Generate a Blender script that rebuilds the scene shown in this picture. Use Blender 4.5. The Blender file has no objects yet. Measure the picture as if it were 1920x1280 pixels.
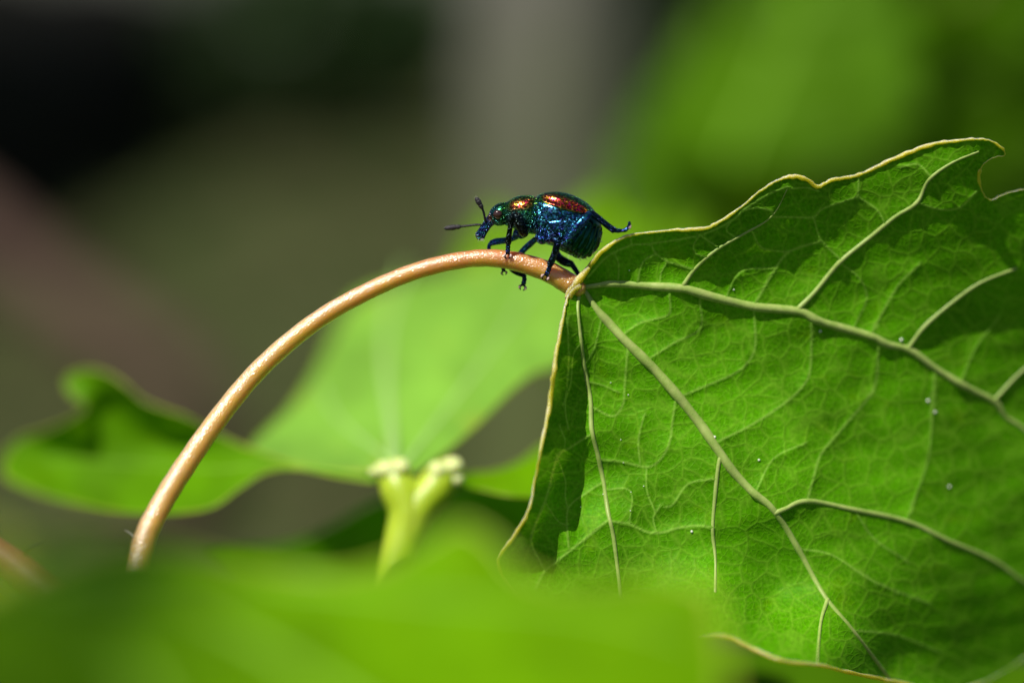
import bpy, bmesh, math, random
import numpy as np
from mathutils import Vector, geometry, kdtree

random.seed(7); RNG = np.random.default_rng(7)
sc = bpy.context.scene
COL = sc.collection

# ------------------------------------------------------------------ camera
# Macro view: 100 mm lens, frame about 48 mm wide at the focal plane.  All modelling
# below is written in millimetres and scaled to metres when a mesh is made.
PITCH = math.radians(8.0)
DF = 133.0                                   # mm from lens to the petiole's top
FOC = np.array([0.0, 0.0, 170.0])            # mm, centre of the focal plane above the soil
RIGHT = np.array([1.0, 0, 0])
UP = np.array([0, math.sin(PITCH), math.cos(PITCH)])
FWD = np.array([0, math.cos(PITCH), -math.sin(PITCH)])
EYE = FOC - FWD * DF
KPX = 36.0 / 100.0 / 1920.0                  # mm per photo pixel per mm of distance
PXMM = KPX * DF                              # mm per photo pixel in the focal plane

cd = bpy.data.cameras.new('camera'); cam = bpy.data.objects.new('camera', cd); COL.objects.link(cam)
cam.location = Vector(EYE * 0.001)
cam.rotation_euler = (math.pi / 2 - PITCH, 0, 0)
cd.lens = 100; cd.sensor_width = 36; cd.clip_start = 0.005; cd.clip_end = 200
cd.dof.use_dof = True; cd.dof.focus_distance = (DF - 0.5) * 0.001; cd.dof.aperture_fstop = 12.8
cd.dof.aperture_blades = 0
sc.camera = cam

# ------------------------------------------------------------------ world, sun, exposure
SUN_DIR = np.array([-0.35, -0.406, 0.845]); SUN_DIR /= np.linalg.norm(SUN_DIR)   # towards the sun
w = bpy.data.worlds.new('World'); sc.world = w; w.use_nodes = True
nt = w.node_tree; nt.nodes.clear()
sky = nt.nodes.new('ShaderNodeTexSky'); sky.sky_type = 'NISHITA'; sky.sun_disc = False
sky.sun_elevation = math.asin(SUN_DIR[2]); sky.sun_rotation = math.atan2(SUN_DIR[0], SUN_DIR[1])
bg = nt.nodes.new('ShaderNodeBackground'); bg.inputs[1].default_value = 0.05
wo = nt.nodes.new('ShaderNodeOutputWorld')
nt.links.new(sky.outputs[0], bg.inputs[0]); nt.links.new(bg.outputs[0], wo.inputs[0])
sd = bpy.data.lights.new('sun', 'SUN'); so = bpy.data.objects.new('sun', sd); COL.objects.link(so)
sd.energy = 5.0; sd.angle = math.radians(0.53); sd.color = (1.0, 0.94, 0.83)
so.rotation_euler = Vector(SUN_DIR).to_track_quat('Z', 'Y').to_euler()
sc.view_settings.view_transform = 'Standard'; sc.view_settings.look = 'None'
sc.view_settings.exposure = 0.12; sc.view_settings.gamma = 1.0
sc.render.engine = 'CYCLES'
sc.cycles.max_bounces = 6; sc.cycles.transmission_bounces = 6; sc.cycles.diffuse_bounces = 3
sc.cycles.use_denoising = True
sc.cycles.sample_clamp_indirect = 6.0

# ------------------------------------------------------------------ helpers
def P(px, py, d):
    """World point (mm) on the ray of photo pixel (px, py) at distance d (mm) along the view axis."""
    return EYE + FWD * d + RIGHT * ((px - 960) * KPX * d) + UP * ((640 - py) * KPX * d)

def Pv(px, py, d):
    px, py, d = np.asarray(px, float), np.asarray(py, float), np.asarray(d, float)
    return EYE + d[:, None] * FWD + ((px - 960) * KPX * d)[:, None] * RIGHT + ((640 - py) * KPX * d)[:, None] * UP

def mesh_obj(name, verts, faces, mat, parent=None, smooth=True, uv=None, loc=None, attrs=None):
    """verts in mm, world space; the object's origin goes to loc (mm)."""
    verts = np.asarray(verts, float)
    if loc is None: loc = verts.mean(0)
    loc = np.asarray(loc, float)
    me = bpy.data.meshes.new(name)
    me.from_pydata(((verts - loc) * 0.001).tolist(), [], [list(map(int, f)) for f in faces])
    if smooth: me.polygons.foreach_set('use_smooth', [True] * len(me.polygons))
    if uv is not None:
        uvl = me.uv_layers.new(name='UVMap')
        li = np.empty(len(me.loops), np.int32); me.loops.foreach_get('vertex_index', li)
        uvl.data.foreach_set('uv', np.asarray(uv, np.float32)[li].ravel())
    for k, v in (attrs or {}).items():
        v = np.asarray(v, np.float32)
        if v.ndim == 1:
            a = me.attributes.new(k, 'FLOAT', 'POINT'); a.data.foreach_set('value', v)
        else:
            a = me.color_attributes.new(k, 'FLOAT_COLOR', 'POINT')
            a.data.foreach_set('color', np.concatenate([v, np.ones((len(v), 1))], 1).astype(np.float32).ravel())
    me.update()
    o = bpy.data.objects.new(name, me); COL.objects.link(o)
    if mat: me.materials.append(mat)
    place(o, loc, parent)
    return o

ORIG = {}
def place(o, loc, parent):
    loc = np.asarray(loc, float); ORIG[o.name] = loc
    if parent is not None:
        o.parent = parent
        o.location = Vector((loc - ORIG[parent.name]) * 0.001)
    else:
        o.location = Vector(loc * 0.001)

def empty(name, loc, label, cat, group=None):
    o = bpy.data.objects.new(name, None); COL.objects.link(o); o.empty_display_size = 0.005
    place(o, loc, None); tag(o, label, cat, group); return o

def tag(o, label=None, cat=None, group=None, kind=None):
    if label: o['label'] = label
    if cat: o['category'] = cat
    if group: o['group'] = group
    if kind: o['kind'] = kind
    return o

def catmull(pts, n=8):
    pts = np.asarray(pts, float)
    if len(pts) < 3:
        t = np.linspace(0, 1, n + 1)[:, None]; return pts[0] * (1 - t) + pts[-1] * t
    q = np.vstack([2 * pts[0] - pts[1], pts, 2 * pts[-1] - pts[-2]]); out = []
    for i in range(1, len(q) - 2):
        for k in range(n):
            t = k / n
            out.append(0.5 * ((2 * q[i]) + (-q[i-1] + q[i+1]) * t + (2*q[i-1] - 5*q[i] + 4*q[i+1] - q[i+2]) * t*t
                              + (-q[i-1] + 3*q[i] - 3*q[i+1] + q[i+2]) * t**3))
    out.append(pts[-1]); return np.array(out)

def tube_geo(path, radii, sides=10, cap=True, flat=1.0, up=None):
    """Closed tube along path (mm)."""
    path = np.asarray(path, float); n = len(path)
    radii = np.broadcast_to(np.asarray(radii, float), (n,))
    tan = np.gradient(path, axis=0); tan /= np.linalg.norm(tan, axis=1)[:, None] + 1e-12
    ref = np.array(up if up is not None else UP, float)
    if abs(tan[0] @ ref) > 0.95: ref = FWD
    nrm = ref - tan[0] * (tan[0] @ ref); nrm /= np.linalg.norm(nrm)
    V, F, A = [], [], []
    for i in range(n):
        nrm = nrm - tan[i] * (tan[i] @ nrm); nrm /= np.linalg.norm(nrm) + 1e-12
        bn = np.cross(tan[i], nrm)
        for k in range(sides):
            a = 2 * math.pi * k / sides
            V.append(path[i] + radii[i] * (nrm * math.cos(a) * flat + bn * math.sin(a))); A.append(math.cos(a))
    for i in range(n - 1):
        for k in range(sides):
            k2 = (k + 1) % sides
            F.append((i*sides + k, i*sides + k2, (i+1)*sides + k2, (i+1)*sides + k))
    if cap:
        for i, rev in ((0, True), (n - 1, False)):
            c = len(V); V.append(path[i] + tan[i] * radii[i] * (-0.5 if rev else 0.5)); A.append(0)
            for k in range(sides):
                a, b = i*sides + k, i*sides + (k+1) % sides
                F.append((c, b, a) if rev else (c, a, b))
    return np.array(V), F, np.array(A)

def tube(name, path, radii, mat, parent=None, sides=10, **kw):
    V, F, A = tube_geo(path, radii, sides, **kw)
    ring = np.repeat(np.asarray(path, float), sides, axis=0); off = V[:len(ring)] - ring
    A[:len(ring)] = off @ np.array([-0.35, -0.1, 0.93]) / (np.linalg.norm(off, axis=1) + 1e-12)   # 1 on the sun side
    return mesh_obj(name, V, F, mat, parent, loc=np.asarray(path[0]), attrs={'side': A})

def lerp_r(n, vals):
    return np.interp(np.linspace(0, 1, n), np.linspace(0, 1, len(vals)), vals)

class TPS:
    """Thin-plate spline through control points: smooth leaf surfaces from a few heights."""
    def __init__(s, pts, lam=0.0):
        p = np.asarray(pts, float); s.c = p[:, :2] / 1000.0; z = p[:, 2]; n = len(p)
        K = s.U(np.linalg.norm(s.c[:, None] - s.c[None], axis=2)) + lam * np.eye(n)
        Q = np.hstack([np.ones((n, 1)), s.c])
        A = np.block([[K, Q], [Q.T, np.zeros((3, 3))]])
        s.w = np.linalg.solve(A, np.concatenate([z, np.zeros(3)]))
    @staticmethod
    def U(r): return np.where(r > 1e-9, r * r * np.log(r + 1e-12), 0.0)
    def __call__(s, x, y):
        q = np.stack([np.asarray(x, float), np.asarray(y, float)], 1) / 1000.0
        R = s.U(np.linalg.norm(q[:, None] - s.c[None], axis=2))
        return R @ s.w[:-3] + s.w[-3] + q @ s.w[-2:]

def seg_dist(x, y, poly):
    """Distance of points to a polyline."""
    best = np.full(len(x), 1e9)
    for (ax, ay), (bx, by) in zip(poly[:-1], poly[1:]):
        dx, dy = bx - ax, by - ay; L = dx*dx + dy*dy + 1e-9
        t = np.clip(((x-ax)*dx + (y-ay)*dy) / L, 0, 1)
        best = np.minimum(best, np.hypot(x - ax - t*dx, y - ay - t*dy))
    return best

def inside(x, y, poly):
    r = np.zeros(len(x), bool); n = len(poly); j = n - 1
    for i in range(n):
        xi, yi = poly[i]; xj, yj = poly[j]
        c = ((yi > y) != (yj > y)) & (x < (xj-xi)*(y-yi)/(yj-yi + 1e-12) + xi); r ^= c; j = i
    return r

def fill_outline(outline, step, lines=()):
    """2D triangulation of a closed outline: dense border + jittered interior points."""
    border = catmull(np.vstack([outline, outline[:1]]), 6)[:-1]
    keep = [border[0]]
    for p in border[1:]:
        if np.hypot(*(p - keep[-1])) > step * 0.45: keep.append(p)
    border = np.array(keep)
    x0, y0 = border.min(0); x1, y1 = border.max(0)
    gx, gy = np.meshgrid(np.arange(x0, x1, step), np.arange(y0, y1, step * 0.87))
    gx = gx + (np.arange(gx.shape[0]) % 2)[:, None] * step / 2
    x, y = gx.ravel() + RNG.uniform(-.12, .12, gx.size) * step, gy.ravel() + RNG.uniform(-.12, .12, gy.size) * step
    loop = np.vstack([border, border[:1]])
    ok = inside(x, y, border) & (seg_dist(x, y, loop) > step * 0.5)
    extra = [np.zeros((0, 2))]
    for poly, r_ in lines:      # follow the small veins: a crest row and two foot rows
        c = catmull(np.array(poly, float), 8); keep = [c[0]]
        for q in c[1:]:
            if np.hypot(*(q - keep[-1])) > 4.5: keep.append(q)
        c = np.array(keep); t = np.gradient(c, axis=0); t /= np.linalg.norm(t, axis=1)[:, None] + 1e-9; nn = np.stack([-t[:, 1], t[:, 0]], 1)
        ok &= seg_dist(x, y, c) > r_ + 4.5
        extra += [c, c + nn*(r_ + 1.6), c - nn*(r_ + 1.6)]
    ex = np.vstack(extra)
    if len(ex): ex = ex[inside(ex[:, 0], ex[:, 1], border) & (seg_dist(ex[:, 0], ex[:, 1], loop) > 3.0)]
    pts = np.vstack([border, np.stack([x[ok], y[ok]], 1), ex])
    nb = len(border)
    vs, es, fs, *_ = geometry.delaunay_2d_cdt([Vector(p) for p in pts], [(i, (i+1) % nb) for i in range(nb)], [], 1, 1e-6)
    return np.array([tuple(v) for v in vs]), fs, border

# ------------------------------------------------------------------ materials
def new_mat(name):
    m = bpy.data.materials.new(name); m.use_nodes = True; m.node_tree.nodes.clear()
    return m, m.node_tree.nodes, m.node_tree.links

def nd(N, t, **kw):
    n = N.new(t)
    for k, v in kw.items():
        if hasattr(n, k): setattr(n, k, v)
        else: n.inputs[k].default_value = v
    return n

def rgb(c): return (c[0], c[1], c[2], 1.0)

def mixc(N, L, fac, a, b, blend='MIX'):
    n = N.new('ShaderNodeMix'); n.data_type = 'RGBA'; n.blend_type = blend
    for s, v in ((0, fac), (6, a), (7, b)):
        if hasattr(v, 'is_linked'): L.new(v, n.inputs[s])
        elif isinstance(v, (int, float)): n.inputs[s].default_value = v
        else: n.inputs[s].default_value = rgb(v)
    return n.outputs[2]

def ramp(N, L, src, stops):
    r = N.new('ShaderNodeValToRGB'); e = r.color_ramp.elements
    while len(e) < len(stops): e.new(0.5)
    for el, (p, c) in zip(e, stops):
        el.position = p; el.color = rgb(c) if not isinstance(c, (int, float)) else (c, c, c, 1)
    L.new(src, r.inputs[0]); return r.outputs[0]

def leaf_mat(name, base, trans, vein=None, net=0.0, tfac=0.35, rough=0.45, coat_spec=0.4, cell=40.0):
    """Thin leaf: glossy-ish reflecting side and light passing through; net adds the fine vein mesh."""
    m, N, L = new_mat(name)
    tc = N.new('ShaderNodeTexCoord')
    out = N.new('ShaderNodeOutputMaterial')
    p = nd(N, 'ShaderNodeBsdfPrincipled', Roughness=rough); p.inputs['Specular IOR Level'].default_value = coat_spec
    t = N.new('ShaderNodeBsdfTranslucent'); mx = nd(N, 'ShaderNodeMixShader'); mx.inputs[0].default_value = tfac
    uv = tc.outputs['UV']
    n1 = nd(N, 'ShaderNodeTexNoise', Scale=7.0, Detail=5.0); L.new(uv, n1.inputs['Vector'])
    big = ramp(N, L, n1.outputs[0], [(0.3, 0.72), (0.7, 1.25)])
    cb = mixc(N, L, 1.0, base, big, 'MULTIPLY'); ct = mixc(N, L, 1.0, trans, big, 'MULTIPLY')
    n3 = nd(N, 'ShaderNodeTexNoise', Scale=13.0, Detail=6.0, Roughness=0.7); L.new(uv, n3.inputs['Vector'])
    yl = ramp(N, L, n3.outputs[0], [(0.56, 0.0), (0.72, 0.5)])
    cb = mixc(N, L, yl, cb, (base[0]*2.0, base[1]*1.12, base[2])); ct = mixc(N, L, yl, ct, (trans[0]*1.8, trans[1]*1.1, trans[2]))
    if net:
        # warped cells -> net of small veins, two sizes
        wz = nd(N, 'ShaderNodeTexNoise', Scale=22.0, Detail=2.0); L.new(uv, wz.inputs['Vector'])
        wv = N.new('ShaderNodeVectorMath'); wv.operation = 'MULTIPLY_ADD'; wv.inputs[1].default_value = (0.018,)*3
        L.new(wz.outputs['Color'], wv.inputs[0]); L.new(uv, wv.inputs[2])
        masks = []
        for sc_, w0, amp in ((1000.0/cell, 0.06, 1.0), (1000.0/(cell*0.3), 0.07, 0.55)):
            v = nd(N, 'ShaderNodeTexVoronoi', feature='DISTANCE_TO_EDGE', Scale=sc_)
            L.new(wv.outputs[0], v.inputs['Vector'])
            masks.append(ramp(N, L, v.outputs['Distance'], [(0.0, amp), (w0, amp*0.45), (w0*2.2, 0.0)]))
        ad = N.new('ShaderNodeMath'); ad.operation = 'MAXIMUM'; L.new(masks[0], ad.inputs[0]); L.new(masks[1], ad.inputs[1])
        mk = N.new('ShaderNodeMath'); mk.operation = 'MULTIPLY'; mk.inputs[1].default_value = net; L.new(ad.outputs[0], mk.inputs[0])
        cb = mixc(N, L, mk.outputs[0], cb, vein); ct = mixc(N, L, mk.outputs[0], ct, (vein[0]*1.3, vein[1]*1.2, vein[2]))
        va = nd(N, 'ShaderNodeAttribute', attribute_name='veinlet')
        cb = mixc(N, L, va.outputs['Fac'], cb, (vein[0]*1.15, vein[1]*1.08, vein[2]*2.2)); ct = mixc(N, L, va.outputs['Fac'], ct, (vein[0]*2.1, vein[1]*1.6, vein[2]*1.2))
        # mesophyll grain
        n2 = nd(N, 'ShaderNodeTexNoise', Scale=160.0, Detail=3.0); L.new(uv, n2.inputs['Vector'])
        gr = ramp(N, L, n2.outputs[0], [(0.3, 0.78), (0.7, 1.2)])
        cb = mixc(N, L, 1.0, cb, gr, 'MULTIPLY'); ct = mixc(N, L, 1.0, ct, gr, 'MULTIPLY')
        hgt = N.new('ShaderNodeMath'); hgt.operation = 'MULTIPLY_ADD'; hgt.inputs[1].default_value = 0.35
        L.new(n2.outputs[0], hgt.inputs[0]); L.new(ad.outputs[0], hgt.inputs[2])
        b = nd(N, 'ShaderNodeBump', Strength=0.5, Distance=0.00004); L.new(hgt.outputs[0], b.inputs['Height'])
        L.new(b.outputs[0], p.inputs['Normal']); L.new(b.outputs[0], t.inputs['Normal'])
    L.new(cb, p.inputs['Base Color']); L.new(ct, t.inputs['Color'])
    L.new(p.outputs[0], mx.inputs[1]); L.new(t.outputs[0], mx.inputs[2]); L.new(mx.outputs[0], out.inputs[0])
    return m

def plain_mat(name, stops, scale, rough=0.6, bump=0.0, bscale=None, spec=0.4, sub=0.0, coords='Object', bdist=0.0001):
    m, N, L = new_mat(name)
    tc = N.new('ShaderNodeTexCoord'); out = N.new('ShaderNodeOutputMaterial')
    p = nd(N, 'ShaderNodeBsdfPrincipled', Roughness=rough); p.inputs['Specular IOR Level'].default_value = spec
    n = nd(N, 'ShaderNodeTexNoise', Scale=scale, Detail=5.0, Roughness=0.6); L.new(tc.outputs[coords], n.inputs['Vector'])
    L.new(ramp(N, L, n.outputs[0], stops), p.inputs['Base Color'])
    if bump:
        n2 = nd(N, 'ShaderNodeTexNoise', Scale=bscale or scale*4, Detail=4.0); L.new(tc.outputs[coords], n2.inputs['Vector'])
        b = nd(N, 'ShaderNodeBump', Strength=bump, Distance=bdist); L.new(n2.outputs[0], b.inputs['Height']); L.new(b.outputs[0], p.inputs['Normal'])
    if sub:
        p.inputs['Subsurface Weight'].default_value = sub; p.inputs['Subsurface Radius'].default_value = (0.0006, 0.0005, 0.0002); p.inputs['Subsurface Scale'].default_value = 1.0
    L.new(p.outputs[0], out.inputs[0]); return m

def stalk_mat(name, top, mid, low, rough=0.38, bump=0.5, grain=9000.0, stretch=0.35, spec=0.6, coat=0.0):
    """Leaf stalk: sun side flushed, its paler sheen put into the top colour, under side greener ('side' attribute = position round the stalk), waxy cell grain."""
    m, N, L = new_mat(name)
    tc = N.new('ShaderNodeTexCoord'); out = N.new('ShaderNodeOutputMaterial')
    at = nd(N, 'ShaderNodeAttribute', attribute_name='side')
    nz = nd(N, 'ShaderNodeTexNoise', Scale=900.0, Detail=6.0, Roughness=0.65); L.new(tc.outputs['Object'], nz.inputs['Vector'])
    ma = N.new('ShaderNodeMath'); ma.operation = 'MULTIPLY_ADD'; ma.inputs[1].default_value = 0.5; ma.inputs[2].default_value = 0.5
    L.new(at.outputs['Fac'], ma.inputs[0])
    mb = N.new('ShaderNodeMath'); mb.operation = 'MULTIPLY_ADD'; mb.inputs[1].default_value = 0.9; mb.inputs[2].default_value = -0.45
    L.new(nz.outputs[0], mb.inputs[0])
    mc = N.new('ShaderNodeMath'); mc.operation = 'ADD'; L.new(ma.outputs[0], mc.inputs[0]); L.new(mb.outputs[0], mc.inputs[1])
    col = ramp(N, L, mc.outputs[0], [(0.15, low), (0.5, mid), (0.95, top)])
    if coat:      # red flush on the sun side towards the blade
        fa = nd(N, 'ShaderNodeAttribute', attribute_name='flush'); fm = N.new('ShaderNodeMath'); fm.operation = 'MULTIPLY'
        L.new(fa.outputs['Fac'], fm.inputs[0]); L.new(mc.outputs[0], fm.inputs[1]); fm.use_clamp = True
        col = mixc(N, L, fm.outputs[0], col, (0.62, 0.22, 0.05))
    p = nd(N, 'ShaderNodeBsdfPrincipled', Roughness=rough); p.inputs['Specular IOR Level'].default_value = spec
    p.inputs['Coat Weight'].default_value = coat; p.inputs['Coat Roughness'].default_value = 0.3; p.inputs['Coat IOR'].default_value = 2.0
    p.inputs['Subsurface Weight'].default_value = 0.85; p.inputs['Subsurface Radius'].default_value = (0.0009, 0.0007, 0.00015); p.inputs['Subsurface Scale'].default_value = 1.0
    L.new(col, p.inputs['Base Color'])
    v = nd(N, 'ShaderNodeTexVoronoi', feature='F1', Scale=grain); L.new(tc.outputs['Object'], v.inputs['Vector'])
    b = nd(N, 'ShaderNodeBump', Strength=bump, Distance=0.00006); L.new(v.outputs['Distance'], b.inputs['Height'])
    L.new(b.outputs[0], p.inputs['Normal'])
    if coat:      # wax bloom glints on each epidermis cell
        v2_ = nd(N, 'ShaderNodeTexVoronoi', feature='SMOOTH_F1', Scale=grain*0.6); L.new(tc.outputs['Object'], v2_.inputs['Vector'])
        b2 = nd(N, 'ShaderNodeBump', Strength=0.9, Distance=0.00007); L.new(v2_.outputs['Distance'], b2.inputs['Height']); L.new(b2.outputs[0], p.inputs['Coat Normal'])
    L.new(p.outputs[0], out.inputs[0]); return m

def beetle_mat(name, rough=0.22, pit=12500.0, strength=1.0, sparkle=True):
    """Metallic, pitted, iridescent shell; the colour of each region is carried by the 'tint' attribute."""
    m, N, L = new_mat(name)
    tc = N.new('ShaderNodeTexCoord'); out = N.new('ShaderNodeOutputMaterial')
    at = nd(N, 'ShaderNodeAttribute', attribute_name='tint')
    mt = nd(N, 'ShaderNodeAttribute', attribute_name='metal')
    p = nd(N, 'ShaderNodeBsdfPrincipled', Roughness=rough)
    v = nd(N, 'ShaderNodeTexVoronoi', feature='F1', Scale=pit); L.new(tc.outputs['Object'], v.inputs['Vector'])
    col = at.outputs['Color']
    if sparkle:
        hs = N.new('ShaderNodeHueSaturation'); sx = N.new('ShaderNodeSeparateXYZ')
        L.new(v.outputs['Color'], sx.inputs[0])
        mh = N.new('ShaderNodeMath'); mh.operation = 'MULTIPLY_ADD'; mh.inputs[1].default_value = 0.16; mh.inputs[2].default_value = 0.42
        L.new(sx.outputs[0], mh.inputs[0]); L.new(mh.outputs[0], hs.inputs['Hue'])
        mv = N.new('ShaderNodeMath'); mv.operation = 'MULTIPLY_ADD'; mv.inputs[1].default_value = 1.9; mv.inputs[2].default_value = 0.30
        pw = N.new('ShaderNodeMath'); pw.operation = 'POWER'; pw.inputs[1].default_value = 2.4; L.new(sx.outputs[1], pw.inputs[0]); L.new(pw.outputs[0], mv.inputs[0]); L.new(mv.outputs[0], hs.inputs['Value'])
        L.new(col, hs.inputs['Color']); pf = nd(N, 'ShaderNodeAttribute', attribute_name='pit'); col = mixc(N, L, pf.outputs['Fac'], at.outputs['Color'], hs.outputs[0])
    L.new(col, p.inputs['Base Color']); L.new(mt.outputs['Fac'], p.inputs['Metallic'])
    pits = ramp(N, L, v.outputs['Distance'], [(0.0, 0.0), (0.28, 0.55), (0.5, 1.0)])
    pa = nd(N, 'ShaderNodeAttribute', attribute_name='pit'); b = nd(N, 'ShaderNodeBump', Strength=strength, Distance=0.00008); L.new(pits, b.inputs['Height']); L.new(pa.outputs['Fac'], b.inputs['Strength']); L.new(b.outputs[0], p.inputs['Normal'])
    L.new(p.outputs[0], out.inputs[0]); return m

M = {}
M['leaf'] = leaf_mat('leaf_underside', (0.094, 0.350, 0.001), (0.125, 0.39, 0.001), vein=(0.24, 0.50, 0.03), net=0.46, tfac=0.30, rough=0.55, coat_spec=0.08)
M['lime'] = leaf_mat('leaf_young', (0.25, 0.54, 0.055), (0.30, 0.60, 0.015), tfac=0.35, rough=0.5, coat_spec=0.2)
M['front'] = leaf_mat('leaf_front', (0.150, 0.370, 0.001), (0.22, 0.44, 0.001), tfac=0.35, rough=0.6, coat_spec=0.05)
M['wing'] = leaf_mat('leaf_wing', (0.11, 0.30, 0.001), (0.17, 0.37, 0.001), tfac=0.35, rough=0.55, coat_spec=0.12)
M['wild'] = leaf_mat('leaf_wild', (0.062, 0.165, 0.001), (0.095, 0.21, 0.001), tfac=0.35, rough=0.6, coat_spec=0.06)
M['mid'] = leaf_mat('leaf_shoot', (0.15, 0.33, 0.003), (0.20, 0.40, 0.002), tfac=0.35, rough=0.6, coat_spec=0.08)
M['vein'] = plain_mat('vein', [(0.3, (0.24, 0.38, 0.065)), (0.7, (0.38, 0.47, 0.14))], 2500.0, rough=0.45, bump=0.3, bscale=9000.0, bdist=0.00003)
M['veinlet'] = leaf_mat('veinlet', (0.17, 0.40, 0.03), (0.34, 0.58, 0.03), tfac=0.45, rough=0.5, coat_spec=0.2)
M['veinlime'] = plain_mat('vein_pale', [(0.3, (0.28, 0.50, 0.12)), (0.7, (0.36, 0.58, 0.16))], 900.0, rough=0.5)
M['margin'] = stalk_mat('leaf_margin', (0.70, 0.56, 0.30), (0.66, 0.52, 0.03), (0.50, 0.52, 0.02), rough=0.35, bump=0.6, grain=16000.0)
M['margingreen'] = plain_mat('leaf_margin_green', [(0.3, (0.20, 0.34, 0.01)), (0.7, (0.34, 0.40, 0.03))], 900.0, rough=0.5)
M['petiole'] = stalk_mat('petiole', (0.66, 0.43, 0.21), (0.76, 0.43, 0.040), (0.66, 0.56, 0.015), rough=0.36, bump=0.2, grain=19000.0, spec=0.8, coat=1.0)  # pale top colour carries part of the white sheen
M['veinfront'] = plain_mat('vein_front', [(0.3, (0.20, 0.42, 0.03)), (0.7, (0.24, 0.46, 0.05))], 900.0, rough=0.7, spec=0.1)
M['petiolegreen'] = stalk_mat('petiole_green', (0.46, 0.60, 0.04), (0.40, 0.56, 0.02), (0.30, 0.47, 0.01), rough=0.35, bump=0.25)
M['gland'] = plain_mat('gland', [(0.3, (0.60, 0.72, 0.22)), (0.7, (0.74, 0.80, 0.38))], 1500.0, rough=0.5, sub=0.7)
M['twig'] = plain_mat('twig', [(0.3, (0.13, 0.03, 0.02)), (0.7, (0.20, 0.06, 0.04))], 700.0, rough=0.55, bump=0.4, bscale=3000.0)
M['bark'] = plain_mat('grey_bark', [(0.3, (0.095, 0.093, 0.083)), (0.7, (0.145, 0.140, 0.126))], 120.0, rough=0.85, bump=0.5, bscale=500.0, spec=0.1, bdist=0.001)
def mossy(m, z0, z1, moss):
    """Moss creeping up the foot of a trunk (object z in metres)."""
    N, L = m.node_tree.nodes, m.node_tree.links
    p = next(n for n in N if n.type == 'BSDF_PRINCIPLED'); src = p.inputs['Base Color'].links[0].from_socket
    tc = N.new('ShaderNodeTexCoord'); sx = N.new('ShaderNodeSeparateXYZ'); L.new(tc.outputs['Object'], sx.inputs[0])
    nz = nd(N, 'ShaderNodeTexNoise', Scale=60.0, Detail=4.0); L.new(tc.outputs['Object'], nz.inputs['Vector'])
    ma = N.new('ShaderNodeMath'); ma.operation = 'MULTIPLY_ADD'; ma.inputs[1].default_value = 0.05; L.new(nz.outputs[0], ma.inputs[0]); L.new(sx.outputs[2], ma.inputs[2])
    mr_ = N.new('ShaderNodeMapRange'); mr_.inputs[1].default_value = z0; mr_.inputs[2].default_value = z1; mr_.inputs[3].default_value = 1.0; mr_.inputs[4].default_value = 0.0
    L.new(ma.outputs[0], mr_.inputs[0]); L.new(mixc(N, L, mr_.outputs[0], src, moss), p.inputs['Base Color'])
mossy(M['bark'], 0.165, 0.225, (0.080, 0.100, 0.036))
M['deadtwig'] = plain_mat('dead_twig', [(0.3, (0.062, 0.036, 0.026)), (0.7, (0.088, 0.050, 0.038))], 150.0, rough=0.85, bump=0.5, bscale=600.0, bdist=0.0008)
M['rot'] = plain_mat('shade_wood', [(0.3, (0.008, 0.008, 0.006)), (0.7, (0.020, 0.019, 0.014))], 15.0, rough=0.95, bump=0.6, bscale=40.0, spec=0.1, bdist=0.01)  # deep background shade put into a near-black wood colour
M['soil'] = plain_mat('forest_floor', [(0.3, (0.034, 0.046, 0.015)), (0.5, (0.050, 0.068, 0.024)), (0.7, (0.072, 0.085, 0.038))], 3.0, rough=0.95, bump=0.6, bscale=60.0, spec=0.0, bdist=0.01)
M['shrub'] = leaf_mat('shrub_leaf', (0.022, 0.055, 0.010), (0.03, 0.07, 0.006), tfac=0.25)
M['litter'] = plain_mat('leaf_litter', [(0.3, (0.055, 0.05, 0.024)), (0.7, (0.11, 0.105, 0.055))], 20.0, rough=0.9, spec=0.0)
M['shell'] = beetle_mat('beetle_shell')
M['skin'] = beetle_mat('beetle_body', rough=0.24, pit=12000.0, strength=1.0)

def simple_pbr(name, col, rough, metal=0.0, coat=0.0, trans=0.0, ior=1.45):
    m, N, L = new_mat(name); p = nd(N, 'ShaderNodeBsdfPrincipled', Roughness=rough, Metallic=metal)
    tc = N.new('ShaderNodeTexCoord'); n = nd(N, 'ShaderNodeTexNoise', Scale=12000.0); L.new(tc.outputs['Object'], n.inputs['Vector'])
    c = ramp(N, L, n.outputs[0], [(0.3, tuple(x*0.7 for x in col)), (0.7, tuple(min(1, x*1.25) for x in col))])
    L.new(c, p.inputs['Base Color']); p.inputs['Coat Weight'].default_value = coat; p.inputs['Transmission Weight'].default_value = trans; p.inputs['IOR'].default_value = ior
    out = N.new('ShaderNodeOutputMaterial'); L.new(p.outputs[0], out.inputs[0]); return m
M['eye'] = simple_pbr('beetle_eye', (0.040, 0.014, 0.012), 0.18, 0.0, 1.0)
M['antenna'] = simple_pbr('antenna', (0.014, 0.013, 0.020), 0.32, 0.3)
M['club'] = simple_pbr('antenna_club', (0.022, 0.019, 0.026), 0.6, 0.0)
M['hair'] = simple_pbr('fine_hair', (0.5, 0.48, 0.42), 0.4)
M['darkhair'] = simple_pbr('dark_fibre', (0.012, 0.010, 0.008), 0.6)
M['dew'] = simple_pbr('dew_glint', (0.74, 0.78, 0.66), 0.2, 0.0, 0.5)  # opaque pale colour imitates the glint of dew

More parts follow.
